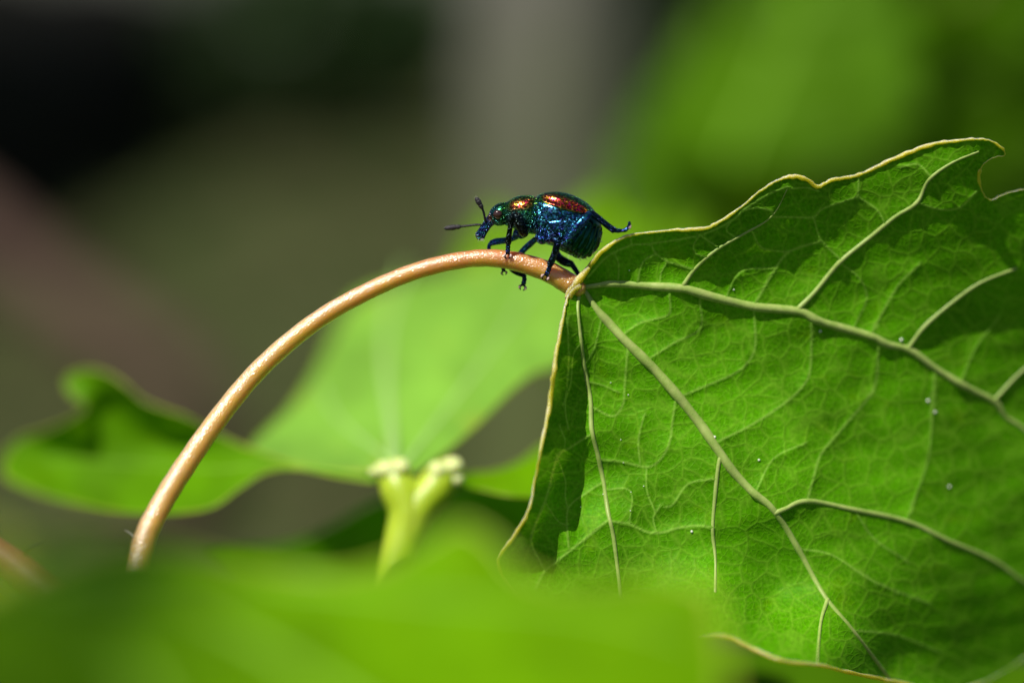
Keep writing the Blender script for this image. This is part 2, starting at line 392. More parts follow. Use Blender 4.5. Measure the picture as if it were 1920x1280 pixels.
# ------------------------------------------------------------------ ground and background
def ground():
    n = 60
    xs = np.sign(np.linspace(-1, 1, n)) * np.abs(np.linspace(-1, 1, n))**2.5 * 40000
    V, F = [], []
    for y in xs:
        for x in xs:
            r = math.hypot(x, y)
            V.append((x, y, 12*math.sin(x*0.004+1)*math.sin(y*0.0033) * min(1, r/900) - (6 if r > 500 else 0)))
    for j in range(n-1):
        for i in range(n-1): F.append((j*n+i, j*n+i+1, (j+1)*n+i+1, (j+1)*n+i))
    o = mesh_obj('ground', V, F, M['soil'], loc=(0, 0, 0)); tag(o, 'dark forest floor of humus and litter behind the leaves', None, None, 'structure')
ground()

def rock_tube(name, path, r0, r1, mat, parent=None, sides=18, rough=0.12, n=10):
    p = catmull(path, n); V, F, A = tube_geo(p, np.linspace(r0, r1, len(p)), sides)
    c = np.repeat(p, sides, axis=0); V[:len(c)] = c + (V[:len(c)] - c) * (1 + RNG.uniform(-rough, rough, (len(c), 1)))
    return mesh_obj(name, V, F, mat, parent, loc=p[0])

# grey young trunk standing just behind the leaves
def z0(p): q = np.array(p, float); q[2] = 0; return q
ta, tb = P(1045, 900, 330), P(1035, -300, 338)
k = (ta[2] + 5) / (tb[2] - ta[2]); foot = ta - (tb - ta) * k
tree = empty('young_tree', foot, 'slender upright young tree with smooth grey bark behind the weevil', 'tree')
rock_tube('trunk', [foot, ta, tb, tb + (tb - ta) * 1.5, tb + (tb - ta) * 4 + np.array([30, 20, 0])], 13.0, 7.0, M['bark'], tree, rough=0.05)

# pinkish dead branch leaning through the undergrowth at the left
a, b = P(-260, 270, 430), P(400, 870, 400)
kk = (b[2] - 0) / (a[2] - b[2])
br = rock_tube('dead_branch', [a + (a-b)*0.6, a, (a+b)/2 + np.array([0, 0, 3]), b, b + np.array([-40, 60, -60]), np.array([b[0]-70, b[1]+110, 0])], 4.8, 3.6, M['deadtwig'], rough=0.1)
tag(br, 'pinkish brown dead branch slanting down towards the forest floor', 'branch')

# near-black log added to stand in for deep shade, and a shrub
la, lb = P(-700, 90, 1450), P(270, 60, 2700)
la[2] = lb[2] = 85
lg = rock_tube('shade_log', [la + (la-lb)*0.4, la, (la+lb)/2, lb], 125, 95, M['rot'], rough=0.1, sides=24)
tag(lg, 'nearly black log added in place of deep shade on the forest floor', 'log')

def leaf_cloud(centre, rad, n, size, mat, name, parent, seed=1):
    r = np.random.default_rng(seed); V, F = [], []
    for i in range(n):
        d = r.normal(size=3); d /= np.linalg.norm(d); q = np.asarray(centre) + d * np.array(rad) * r.uniform(0.35, 1.0)**0.6
        u = r.normal(size=3); u /= np.linalg.norm(u); v = np.cross(u, r.normal(size=3)); v /= np.linalg.norm(v); s = size * r.uniform(0.6, 1.3)
        c = len(V); V += [q - u*s, q - u*s*0.1 + v*s*0.5, q + u*s, q - u*s*0.1 - v*s*0.5, ]; F.append((c, c+1, c+2, c+3))
    return mesh_obj(name, V, F, mat, parent, smooth=False)

def shrub(px, d, w, h, label, seed):
    base = P(px, 200, d); base[2] = 0
    s = empty('shrub', base, label, 'shrub', None)
    for i in range(5):
        t = base + np.array([RNG.uniform(-.5, .5)*w, RNG.uniform(-.3, .3)*w, h*0.8])
        tube('stem', catmull([base, (base+t)/2 + np.array([0, 0, h*.1]), t], 4), lerp_r(9, [5, 2]), M['deadtwig'], s, sides=6)
    c = leaf_cloud(base + np.array([0, 0, h*0.55]), (w*0.5, w*0.4, h*0.5), 1500, 17, M['shrub'], 'crown', s, seed)
    tag(c, kind='stuff')
shrub(620, 2450, 300, 200, 'low dark green shrub growing beside the near-black shade log', 3)
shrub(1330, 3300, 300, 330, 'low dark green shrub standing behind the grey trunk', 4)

def litter():
    V, F = [], []; r = np.random.default_rng(11)
    for i in range(900):
        d = r.uniform(350, 3500); px = r.uniform(-300, 2200); q = EYE + np.array([(px-960)*KPX*d, d, 0]); q[2] = 3 - (6 if d > 600 else 0)
        a = r.uniform(0, 6.28); s = r.uniform(12, 26); u = np.array([math.cos(a), math.sin(a), r.uniform(-.2, .2)])*s; v = np.array([-math.sin(a), math.cos(a), r.uniform(-.3, .3)])*s*0.6
        zc = np.array([0, 0, r.uniform(2, 8)]); c = len(V)
        V += [q-u, q-u*.2+v+zc, q+u+zc*.4, q-u*.2-v+zc]; F += [(c, c+1, c+3), (c+1, c+2, c+3)]
    o = mesh_obj('leaf_litter', V, F, M['litter'], loc=(0, 500, 0), smooth=False); tag(o, 'scattered dry brown fallen leaves on the forest floor', None, None, 'stuff')
litter()

# ------------------------------------------------------------------ generic wild leaf (blurred neighbours)
def wild_leaf(parent, base, tip, side, width, mat, cup=0.12, seed=0, petiole_to=None, stalk=None):
    """Round toothed leaf from base to tip (mm points); side = vector across the blade."""
    r = np.random.default_rng(seed); base, tip, side = map(lambda v: np.asarray(v, float), (base, tip, side))
    ax = tip - base; L = np.linalg.norm(ax); ax /= L
    side = side - ax * (side @ ax); side /= np.linalg.norm(side); nr = np.cross(ax, side)
    nu, nv = 22, 13; V, UVs, F = [], [], []
    ph = r.uniform(0, 6)
    for i in range(nu):
        u = i/(nu-1); hw = width * 0.5 * (math.sin(math.pi * min(1, u**0.62)) ** 0.75 + 0.02) * (1 + 0.07*math.sin(u*34 + ph))
        for j in range(nv):
            v = j/(nv-1)*2 - 1
            h = cup*L*(v*v - 0.4) * (0.5+u*0.5) - 0.16*L*u*u + 0.025*L*math.sin(6*u+5*v+ph) - 0.02*L*abs(math.sin(9*(u+abs(v)*.4)))
            V.append(base + ax*(u*L) + side*(v*hw) + nr*h); UVs.append((u*0.6, v*0.3))
    for i in range(nu-1):
        for j in range(nv-1): F.append((i*nv+j, i*nv+j+1, (i+1)*nv+j+1, (i+1)*nv+j))
    lf = mesh_obj('leaf', V, F, mat, parent, uv=UVs, loc=base)
    mid = np.array([V[i*nv+nv//2] for i in range(nu)])
    tube('vein', mid, np.linspace(0.012*L, 0.004*L, nu), M['veinfront'], lf, sides=6)
    for i in (5, 9, 13):
        for s in (-1, 1):
            pts = [V[min(nu-1, i+k)*nv + nv//2 + s*k] for k in range(0, 6)]
            tube('vein', np.array(pts), np.linspace(0.006*L, 0.002*L, 6), M['veinfront'], lf, sides=5)
    if petiole_to is not None:
        q = np.asarray(petiole_to, float)
        tube('petiole', catmull([q, (q*0.5+base*0.5) + np.array([0, 0, 0.1*L]), base], 6), np.linspace(0.02*L, 0.016*L, 13), M['petiolegreen'], lf, sides=8)
    return lf

def sapling(px, d, label, leaves, top_py, mat, seed):
    """Upright shoot standing on the soil with leaves given as (px,py,d) base, tip and width."""
    top = P(px, top_py, d); base = np.array([top[0] + 6, top[1] + 4, 0.0])
    s = empty('aspen_shoot', base, label, 'sapling', None)
    st = catmull([base - np.array([0, 0, 4]), base*0.6 + top*0.4 + np.array([3, 0, 0]), top], 8)
    tube('stem', st, np.linspace(2.4, 1.0, len(st)), M['twig'], s)
    for i, (b, t, sd_, wd) in enumerate(leaves):
        B, T = P(*b), P(*t)
        q = st[np.argmin(np.linalg.norm(st - (B + np.array([0, 0, -8])), axis=1))]
        wild_leaf(s, B, T, sd_, wd, mat, seed=seed+i, petiole_to=q)
    return s

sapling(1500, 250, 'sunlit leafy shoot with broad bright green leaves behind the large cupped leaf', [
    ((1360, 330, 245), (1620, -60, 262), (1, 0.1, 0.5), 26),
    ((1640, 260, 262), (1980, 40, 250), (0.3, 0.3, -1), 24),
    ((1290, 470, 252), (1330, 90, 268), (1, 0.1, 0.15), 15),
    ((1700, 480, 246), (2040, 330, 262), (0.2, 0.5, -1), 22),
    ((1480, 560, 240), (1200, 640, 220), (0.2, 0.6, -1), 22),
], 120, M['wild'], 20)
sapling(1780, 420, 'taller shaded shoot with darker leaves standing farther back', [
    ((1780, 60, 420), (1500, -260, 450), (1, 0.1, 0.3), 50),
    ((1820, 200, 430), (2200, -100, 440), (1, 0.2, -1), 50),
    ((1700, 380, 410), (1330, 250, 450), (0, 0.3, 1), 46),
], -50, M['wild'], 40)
sapling(1180, 185, 'short lime green shoot with pointed leaf tips just behind the weevil', [
    ((1080, 640, 182), (1120, 395, 190), (1, 0.2, 0.0), 12),
    ((1180, 620, 182), (1216, 412, 186), (1, 0.3, 0.1), 8),
    ((1230, 620, 184), (1300, 425, 188), (1, 0.2, -0.3), 8),
    ((1000, 660, 186), (930, 430, 194), (1, 0.2, 0.3), 12),
], 600, M['mid'], 60)

# ------------------------------------------------------------------ the aspen sapling of the picture
root = np.array([-9.0, 2.0, 0.0])
sap = empty('aspen_sapling', root, 'aspen sapling whose curved stalk and broad leaf carry the weevil', 'sapling')
tw = catmull([root - np.array([0, 0, 4]), root + np.array([-2, -4, 60]), P(330, 1500, 124), P(170, 1200, 126), P(60, 1085, 128), P(-60, 1000, 130), P(-420, 760, 136)], 10)
tube('twig', tw, lerp_r(len(tw), [1.8, 1.5, 1.2, 0.85, 0.7, 0.6]), M['twig'], sap, sides=12)

def px_leaf(name, parent, outline, ctrl, step, mat, to_depth, relief=None, label=None, lines=()):
    """A leaf blade: outline in photo pixels, depth from a smooth surface through ctrl heights."""
    tps = TPS(ctrl); v2, fs, border = fill_outline(np.array(outline, float), step, lines)
    def depth(x, y):
        e = tps(x, y)
        if relief is not None: e = e + relief(np.asarray(x, float), np.asarray(y, float))
        return to_depth(e)
    V = Pv(v2[:, 0], v2[:, 1], depth(v2[:, 0], v2[:, 1]))
    # faces towards the camera
    F = []
    for f in fs:
        a, b, c = (v2[f[i]] for i in range(3))
        F.append(f if (b[0]-a[0])*(c[1]-a[1]) - (b[1]-a[1])*(c[0]-a[0]) < 0 else f[::-1])
    at = None
    if lines:
        m_ = np.zeros(len(v2))
        for poly, r_ in lines: m_ = np.maximum(m_, np.clip(1.25 - seg_dist(v2[:, 0], v2[:, 1], catmull(np.array(poly, float), 8)) / (r_ + 1.6) * 1.25, 0, 1) * min(1.0, 0.55 + r_*0.2))
        at = {'veinlet': m_}
    o = mesh_obj(name, V, F, mat, parent, uv=v2 / 1000.0, attrs=at)
    if label: o['label'] = label
    return o, depth, border

def surf_path(pts, depth, lift_px, n=6):
    p = catmull(np.array(pts, float), n); d = depth(p[:, 0], p[:, 1]) - lift_px * PXMM
    return Pv(p[:, 0], p[:, 1], d)

# --- the large cupped leaf -------------------------------------------------
OUT = [(1088, 520), (1105, 500), (1130, 470), (1165, 447), (1200, 438), (1260, 432), (1320, 428), (1350, 415), (1390, 388), (1430, 355),
       (1460, 338), (1490, 331), (1515, 338), (1534, 351), (1560, 338), (1610, 328), (1660, 305), (1720, 280), (1770, 267), (1830, 261),
       (1862, 266), (1880, 280), (1884, 292), (1868, 294), (1846, 306), (1836, 328), (1840, 356), (1857, 375), (1890, 362), (1940, 356), (2010, 380), (2080, 470),
       (2140, 600), (2160, 760), (2130, 920), (2060, 1080), (1960, 1200), (1850, 1275), (1760, 1296), (1690, 1280), (1600, 1262), (1540, 1247),
       (1460, 1236), (1400, 1210), (1350, 1190), (1250, 1200), (1100, 1180), (980, 1120), (935, 1058), (960, 1010), (990, 960), (1003, 900),
       (1015, 840), (1030, 760), (1038, 700), (1047, 640), (1060, 575), (1070, 545)]
CT = [(1090, 535, 0), (1130, 470, 40), (1200, 438, 42), (1320, 428, 42), (1390, 388, 40), (1480, 332, 44), (1534, 351, 28), (1620, 325, -8),
      (1700, 292, 4), (1760, 270, 12), (1866, 272, 32), (1150, 510, 8), (1250, 500, 0), (1400, 480, -12), (1500, 450, -25), (1600, 430, -35), (1700, 380, -25), (1790, 340, -8),
      (1280, 545, -10), (1500, 590, -55), (1700, 650, -120), (1860, 750, -200), (1920, 800, -240),
      (1200, 680, 0), (1340, 850, 0), (1460, 960, -10), (1560, 1110, -20), (1660, 1260, -95),
      (1250, 620, -18), (1400, 700, -45), (1600, 850, -95), (1750, 1000, -158), (1900, 1050, -262), (1800, 900, -182), (1750, 1150, -168),
      (1095, 680, 8), (1112, 830, 14), (1145, 980, 26), (1140, 640, 0), (1160, 760, -6),
      (1062, 580, 45), (1040, 690, 105), (1014, 850, 125), (995, 955, 120), (940, 1050, 85), (1070, 690, 22), (1050, 760, 50), (1035, 900, 45),
      (1200, 850, -4), (1250, 1000, 8), (1340, 1060, 14), (1350, 1190, 220), (1460, 1236, 230), (1560, 1252, 130), (1690, 1280, -118), (1440, 1150, 20),
      (1050, 1150, 70), (1200, 1190, 60), (1040, 960, 45), (1065, 860, 18),
      (2100, 600, -260), (2150, 850, -340), (2000, 1200, -375), (1850, 1270, -285), (2050, 420, -100), (1920, 440, -90), (1900, 362, -50)]
UPV = [(1092, 538), (1120, 534), (1152, 531), (1225, 537), (1280, 541), (1330, 555), (1415, 575), (1495, 583), (1530, 600), (1558, 609), (1632, 630),
       (1662, 645), (1703, 655), (1751, 689), (1810, 725), (1864, 752), (1884, 781), (1920, 805), (2000, 880), (2080, 960)]
MID = [(1095, 545), (1114, 575), (1140, 605), (1182, 649), (1225, 691), (1269, 741), (1313, 796), (1340, 835), (1375, 885), (1415, 926), (1450, 956),
       (1496, 1028), (1547, 1120), (1598, 1181), (1665, 1270)]
LEFT = [(1086, 550), (1083, 581), (1090, 649), (1098, 702), (1107, 752), (1109, 805), (1122, 857), (1132, 907), (1140, 960), (1149, 1000), (1157, 1060), (1164, 1120)]
BIGV = [  # main veins: (points, radius px start..end)
    (UPV, [5, 8, 9, 8.5, 8, 7.5, 7, 5, 3]), (MID, [5, 8.5, 9.5, 9.5, 9, 8, 6, 5, 4]), (LEFT, [3.5, 4, 4.5, 4.2, 4, 3.5]),
    ([(1280, 536), (1305, 502), (1345, 467), (1397, 437), (1447, 405), (1477, 352)], [4, 3.5, 2.5, 1.5]),
    ([(1495, 580), (1528, 547), (1574, 492), (1636, 441), (1679, 406), (1719, 380), (1741, 338), (1784, 306), (1835, 284)], [5, 4.5, 4, 2.5]),
    ([(1703, 652), (1712, 639), (1736, 609), (1789, 564), (1840, 529), (1905, 503)], [5, 4.5, 4, 3]),
    ([(1353, 852), (1347, 872), (1341, 926), (1336, 992), (1341, 1048), (1341, 1110)], [4.5, 3.8, 3.4, 2.4]),
    ([(1452, 962), (1471, 954), (1514, 939), (1604, 956), (1700, 977), (1777, 1013), (1859, 1048), (1920, 1090), (2000, 1140)], [5, 5, 5, 4, 2]),
    ([(1552, 1122), (1540, 1160), (1535, 1200), (1532, 1244)], [4, 3.2, 2.6, 1.6]),
    ([(1864, 750), (1920, 692), (1990, 650)], [4, 3, 2])]
SMALLV = [
    ([(1415, 570), (1450, 510), (1480, 472), (1540, 452)], 2.4), ([(1632, 628), (1682, 538), (1722, 498)], 2.0),
    ([(1255, 552), (1257, 580), (1250, 592), (1202, 605), (1175, 622), (1165, 630)], 1.7), ([(1312, 560), (1313, 615), (1265, 642), (1218, 672)], 1.7),
    ([(1414, 585), (1415, 654), (1389, 692), (1350, 712), (1278, 742)], 1.9), ([(1522, 604), (1519, 692), (1504, 725), (1469, 757), (1409, 796), (1345, 828)], 2.1),
    ([(1647, 650), (1638, 728), (1582, 799), (1540, 850), (1525, 897), (1514, 936)], 2.2), ([(1700, 975), (1736, 875), (1745, 820), (1752, 700)], 1.5),
    ([(1106, 815), (1067, 840), (1045, 857), (1025, 930), (1005, 980), (996, 1015), (1020, 1067)], 2.4),
    ([(1137, 977), (1090, 1015), (1037, 1057), (1020, 1072), (1005, 1100)], 2.6), ([(1128, 905), (1102, 922), (1065, 955), (1066, 1025)], 1.6),
    ([(1124, 861), (1165, 865), (1212, 875), (1237, 862), (1255, 830), (1262, 780), (1268, 742)], 2.0),
    ([(1147, 977), (1180, 982), (1215, 997), (1245, 997), (1267, 990), (1305, 985), (1337, 988)], 2.3),
    ([(1109, 762), (1149, 780), (1168, 758), (1171, 728), (1177, 646)], 1.9), ([(1340, 897), (1290, 907), (1262, 945), (1245, 950)], 1.8),
    ([(1200, 868), (1197, 825), (1207, 780)], 1.3), ([(1142, 917), (1172, 915), (1185, 930), (1180, 980)], 1.3), ([(1128, 596), (1114, 653), (1092, 690)], 1.3),
    ([(1100, 715), (1130, 722), (1160, 735)], 1.2), ([(1237, 950), (1225, 970), (1230, 995)], 1.2), ([(1212, 878), (1213, 920), (1229, 960)], 1.2),
    ([(1102, 520), (1140, 480), (1185, 460), (1220, 457), (1312, 441), (1370, 415), (1397, 392), (1440, 365), (1477, 350)], 1.9),
    ([(1220, 457), (1230, 475), (1252, 490), (1300, 505)], 1.7), ([(1230, 475), (1205, 492), (1195, 530)], 1.5), ([(1152, 474), (1160, 495), (1159, 530)], 1.3),
    ([(1312, 441), (1347, 464)], 1.5), ([(1312, 441), (1300, 462), (1308, 478), (1330, 482)], 1.2), ([(1252, 490), (1240, 510), (1237, 536)], 1.3),
    ([(1397, 394), (1420, 390), (1447, 396), (1447, 405)], 1.5), ([(1447, 407), (1480, 407), (1525, 407), (1544, 391), (1609, 369)], 1.8), ([(1477, 355), (1510, 352), (1534, 358)], 1.4),
    ([(1525, 407), (1540, 450), (1578, 488)], 1.6), ([(1410, 434), (1430, 465), (1478, 473)], 1.4), ([(1609, 369), (1644, 393), (1660, 420)], 1.4), ([(1610, 330), (1609, 369)], 1.4),
    ([(1688, 314), (1721, 308), (1747, 333)], 1.5), ([(1720, 380), (1762, 393), (1800, 389), (1830, 360)], 1.8), ([(1370, 416), (1362, 432), (1380, 446)], 1.3),
    ([(1185, 460), (1182, 446)], 1.2), ([(1360, 560), (1378, 522), (1400, 505), (1455, 503)], 1.3), ([(1574, 492), (1610, 520), (1625, 560), (1600, 615)], 1.3),
    ([(1800, 720), (1830, 650), (1870, 600)], 1.5), ([(1604, 958), (1640, 1010), (1700, 1050)], 1.4), ([(1496, 1028), (1560, 1040), (1640, 1090), (1740, 1130)], 1.6),
    ([(1415, 926), (1450, 860), (1510, 830)], 1.3), ([(1598, 1181), (1680, 1190), (1760, 1220)], 1.6), ([(1064, 600), (1066, 680), (1060, 760), (1065, 800)], 1.2),
    ([(1092, 640), (1075, 665), (1070, 720), (1055, 760)], 1.1), ([(1045, 857), (1060, 900), (1060, 930), (1065, 955)], 1.2), ([(1022, 940), (1045, 975), (1065, 985)], 1.2),
    ([(1050, 800), (1060, 830), (1048, 856)], 1.1)]
VLINES = [v[0] for v in BIGV]
def relief(x, y):
    d = np.full(len(x), 1e9)
    for v in VLINES: d = np.minimum(d, seg_dist(x, y, v))
    ds = np.full(len(x), 1e9)
    for v, _ in SMALLV: ds = np.minimum(ds, seg_dist(x, y, v))
    q = -7.0 * (1 - np.exp(-d / 28.0)) - 3.0 * (1 - np.exp(-ds / 12.0)) - 1.3 * (1 - np.exp(-(ds / 2.0)**2))
    q += 3.5*np.sin(x/37.0 + np.sin(y/51.0)*1.3) * np.sin(y/43.0 + 0.7*np.sin(x/61.0)) + 1.6*np.sin(x/17.0+y/23.0)*np.sin(y/15.0-x/29.0)
    return q
big, bdepth, bborder = px_leaf('leaf', sap, OUT, CT, 9.0, M['leaf'], lambda e: DF - e * PXMM, relief, 'large cupped leaf with pale raised veins and yellow rim', SMALLV)
for pts, rr in BIGV:
    p = surf_path(pts, bdepth, -0.5*rr[1]); tube('vein', p, lerp_r(len(p), rr) * PXMM * (1.04 + 0.06*np.sin(np.arange(len(p))*0.7)), M['vein'], big, sides=12)
mp = Pv(bborder[:, 0], bborder[:, 1], bdepth(bborder[:, 0], bborder[:, 1]))
mp = np.vstack([mp, mp[:1]])
ii = np.arange(len(mp)); bx_ = np.append(bborder[:, 0], bborder[0, 0]); by_ = np.append(bborder[:, 1], bborder[0, 1])
mr = (3.3 + 0.8*np.sin(ii*0.21) + 0.6*np.sin(ii*0.083 + 1) + RNG.uniform(-.7, .7, len(mp)))
mr = np.where((bx_ > 1838) & (by_ > 283), 1.0, mr) * PXMM      # the rim thins out past the pointed tooth
mp = mp + RNG.uniform(-.9, .9, mp.shape) * PXMM; mp[-1] = mp[0]
tube('margin', mp, mr, M['margin'], big, sides=8, cap=False)

# petiole arching from the twig to the blade
PET = [(250, 1300, 127.0), (250, 1130, 128.2), (268, 1021, 129.6), (300, 950, 130.4), (345, 876, 131.0), (413, 779, 131.8), (491, 687, 132.4), (588, 605, 132.8), (684, 549, 133.0),
       (781, 508, 133.0), (878, 486, 133.0), (951, 487, 133.0), (1024, 508, 133.0), (1066, 531, 133.0), (1092, 545, 132.9)]
pp = catmull([tw[len(tw)//2 - 4]] + [P(*q) for q in PET], 10)
pr = np.interp(np.linspace(0, 1, len(pp)), np.linspace(0, 1, 16), [24, 24, 23, 22.5, 22, 21.5, 20, 19, 18, 17.5, 17, 17, 18.5, 21, 22, 14]) * PXMM * 0.94
pr *= 1 + 0.015*np.sin(np.arange(len(pr))*1.3) + RNG.uniform(-.006, .006, len(pr))
pet = tube('petiole', pp, pr, M['petiole'], big, sides=28, up=UP)
fv = np.clip((np.repeat(np.linspace(0, 1, len(pp)), 28) - 0.50)/0.25, 0, 1); fv = np.append(fv, [0, 1])
fa_ = pet.data.attributes.new('flush', 'FLOAT', 'POINT'); fa_.data.foreach_set('value', fv.astype(np.float32))
# collar where blade halves meet the stalk
for q, rr in (([(1062, 560), (1070, 542), (1086, 524), (1104, 502)], [4, 7, 8, 5]), ([(1060, 582), (1066, 560), (1074, 544), (1088, 536)], [4, 6, 8, 7])):
    c = catmull(np.array(q, float), 6); pth = Pv(c[:, 0], c[:, 1], np.full(len(c), DF) - 14*PXMM)
    tube('collar', pth, lerp_r(len(pth), rr)*PXMM, M['margin'], big, sides=10)

# --- the leaf behind, standing on a two-armed stalk -------------------------
GD = 143.0
BK = [(700, 884), (600, 878), (520, 862), (470, 838), (540, 770), (590, 700), (625, 630), (660, 570), (720, 540), (820, 515), (930, 490), (1050, 465), (1110, 490), (1120, 560),
      (1085, 640), (1045, 685), (1000, 700), (955, 735), (900, 790), (850, 835), (800, 872), (760, 890)]
BC = [(700, 884, 143), (600, 878, 146), (470, 838, 152), (590, 700, 166), (660, 570, 176), (820, 470, 180), (1050, 430, 178), (1100, 560, 166), (1045, 685, 153), (955, 735, 150), (850, 835, 146), (790, 878, 143.5),
      (740, 700, 161), (850, 650, 162), (760, 800, 151), (650, 800, 155)]
bk, kdepth, kb = px_leaf('leaf', sap, BK, BC, 14.0, M['lime'], lambda e: e, lambda x, y: 0.5*np.sin(x/60.)*np.sin(y/55.), 'lime green leaf spread out behind the curved stalk')
for pts, rr in (([(742, 880), (735, 800), (725, 700), (730, 600), (760, 500)], [14, 12, 10, 6]), ([(742, 870), (640, 790), (600, 720)], [6, 4, 3]), ([(760, 870), (860, 740), (960, 600), (1020, 480)], [7, 6, 5, 3])):
    p = surf_path(pts, kdepth, 1.0); tube('vein', p, lerp_r(len(p), rr)*PXMM, M['veinlime'], bk, sides=8)
mp = Pv(kb[:, 0], kb[:, 1], kdepth(kb[:, 0], kb[:, 1])); tube('margin', np.vstack([mp, mp[:1]]), 2.4*PXMM, M['margingreen'], bk, sides=6, cap=False)
# left wing of the same plant: a folded leaf hanging at the left
WG = [(700, 884), (600, 880), (530, 862), (470, 842), (410, 815), (350, 782), (310, 768), (270, 752), (235, 722), (200, 700), (165, 693), (135, 700), (122, 718), (135, 742), (160, 760), (140, 782),
      (90, 806), (40, 822), (12, 850), (8, 890), (60, 920), (140, 945), (230, 962), (330, 962), (400, 950), (450, 915), (500, 885), (560, 880), (640, 896), (712, 905)]
WC = [(700, 884, 143), (600, 880, 144), (470, 842, 148), (350, 782, 149), (235, 722, 151), (135, 705, 154), (140, 780, 153), (20, 850, 156), (60, 920, 153), (330, 962, 146), (450, 915, 145), (560, 882, 144), (712, 905, 142.7),
      (250, 850, 153.6), (380, 870, 149.6), (200, 765, 154.2), (100, 860, 156.5), (330, 820, 151.6)]
wg, wdepth, wb = px_leaf('leaf', sap, WG, WC, 12.0, M['wing'], lambda e: e, lambda x, y: 0.35*np.sin(x/45.)*np.sin(y/40.), 'folded green leaf with curled lobes beside the curved stalk')
mp = Pv(wb[:, 0], wb[:, 1], wdepth(wb[:, 0], wb[:, 1])); tube('margin', np.vstack([mp, mp[:1]]), 2.4*PXMM, M['margingreen'], wg, sides=6, cap=False)
p = surf_path([(690, 890), (520, 872), (400, 880), (250, 870), (100, 860)], wdepth, 1.0); tube('vein', p, lerp_r(len(p), [4, 3, 2, 2])*PXMM, M['veinfront'], wg, sides=6)
# right wing
RW = [(850, 895), (880, 886), (920, 884), (970, 868), (1015, 838), (1080, 800), (1120, 800), (1120, 900), (1040, 930), (960, 930), (900, 918), (860, 915)]
RC = [(850, 895, 143.2), (880, 886, 146), (970, 868, 149.5), (1015, 838, 152), (1100, 800, 155), (1120, 900, 147), (1040, 930, 144), (960, 930, 142.6), (860, 915, 142.2)]
rw, rdepth, rb = px_leaf('leaf', sap, RW, RC, 12.0, M['front'], lambda e: e, None, 'narrow bright leaf edge reaching behind the large leaf')
mp = Pv(rb[:, 0], rb[:, 1], rdepth(rb[:, 0], rb[:, 1])); tube('margin', np.vstack([mp, mp[:1]]), 2.2*PXMM, M['margingreen'], rw, sides=6, cap=False)
# its stalk: flattened, forking into two arms with pale glands
def arm(pts, rr):
    p = catmull([P(*q) for q in pts], 8); return tube('petiole', p, lerp_r(len(p), rr)*PXMM, M['petiolegreen'], bk, sides=14)
base_tw = tw[len(tw)//2 - 8]
arm([tuple((700, 1420, 138)), (722, 1250, 140), (740, 1100, 141), (758, 1010, 141.6), (766, 960, 141.8), (750, 918, 142), (741, 890, 142.3), (737, 866, 142.6)], [36, 36, 36, 40, 41, 40, 36, 16])
arm([(742, 1090, 141.2), (768, 1000, 141.6), (785, 955, 141.8), (814, 918, 142), (832, 890, 142.3), (842, 866, 142.6)], [28, 36, 40, 40, 36, 16])
q0 = P(700, 1420, 138); pst = catmull([root + np.array([0, 0, 40]), (root + np.array([0, 0, 40]) + q0)/2 + np.array([3, 2, 0]), q0], 8)
tube('petiole', pst, 30*PXMM, M['petiolegreen'], bk, sides=10)
def blob(name, centre, rad, mat, parent, squash=(1, 1, 1), n=14, lump=0.12):
    V, F = [], []
    for i in range(n+1):
        th = math.pi*i/n
        for j in range(n*2):
            ph = math.pi*j/n
            d = RIGHT*math.sin(th)*math.cos(ph)*squash[0] + UP*math.cos(th)*squash[1] + FWD*math.sin(th)*math.sin(ph)*squash[2]
            V.append(np.asarray(centre) + d*rad*(1 + lump*math.sin(3*th+1.7*ph)*math.sin(th)))
    m_ = n*2
    for i in range(n):
        for j in range(m_): F.append((i*m_+j, i*m_+(j+1) % m_, (i+1)*m_+(j+1) % m_, (i+1)*m_+j))
    return mesh_obj(name, V, F, mat, parent, loc=centre)
for q, r_, s in (((724, 880, 141.9), 22, (1.1, .85, 1)), ((750, 876, 141.7), 20, (1, .95, 1)), ((708, 884, 142.2), 14, (1.4, .7, 1)), ((848, 874, 141.9), 22, (1.0, .9, 1)), ((820, 882, 141.7), 20, (.9, 1, 1)), ((856, 898, 141.8), 14, (1, 1, 1))):
    blob('gland', P(*q), r_*PXMM, M['gland'], bk, s, 14, 0.06)

# --- shaded leaf under it ----------------------------------------------------
DL = [(380, 1040), (450, 1028), (540, 1018), (620, 984), (680, 950), (740, 928), (820, 915), (900, 905), (1000, 895), (1100, 900), (1140, 1000), (1100, 1120), (800, 1180), (500, 1150)]
DC = [(380, 1040, 158), (620, 984, 157), (740, 928, 158), (1000, 895, 160), (1100, 1100, 166), (800, 1180, 168), (500, 1150, 167)]
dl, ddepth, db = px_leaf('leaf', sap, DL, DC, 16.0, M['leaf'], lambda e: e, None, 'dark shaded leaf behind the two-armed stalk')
tube('vein', surf_path([(780, 1150), (760, 1060), (740, 940)], ddepth, 1.0), 5*PXMM, M['veinlet'], dl, sides=6)

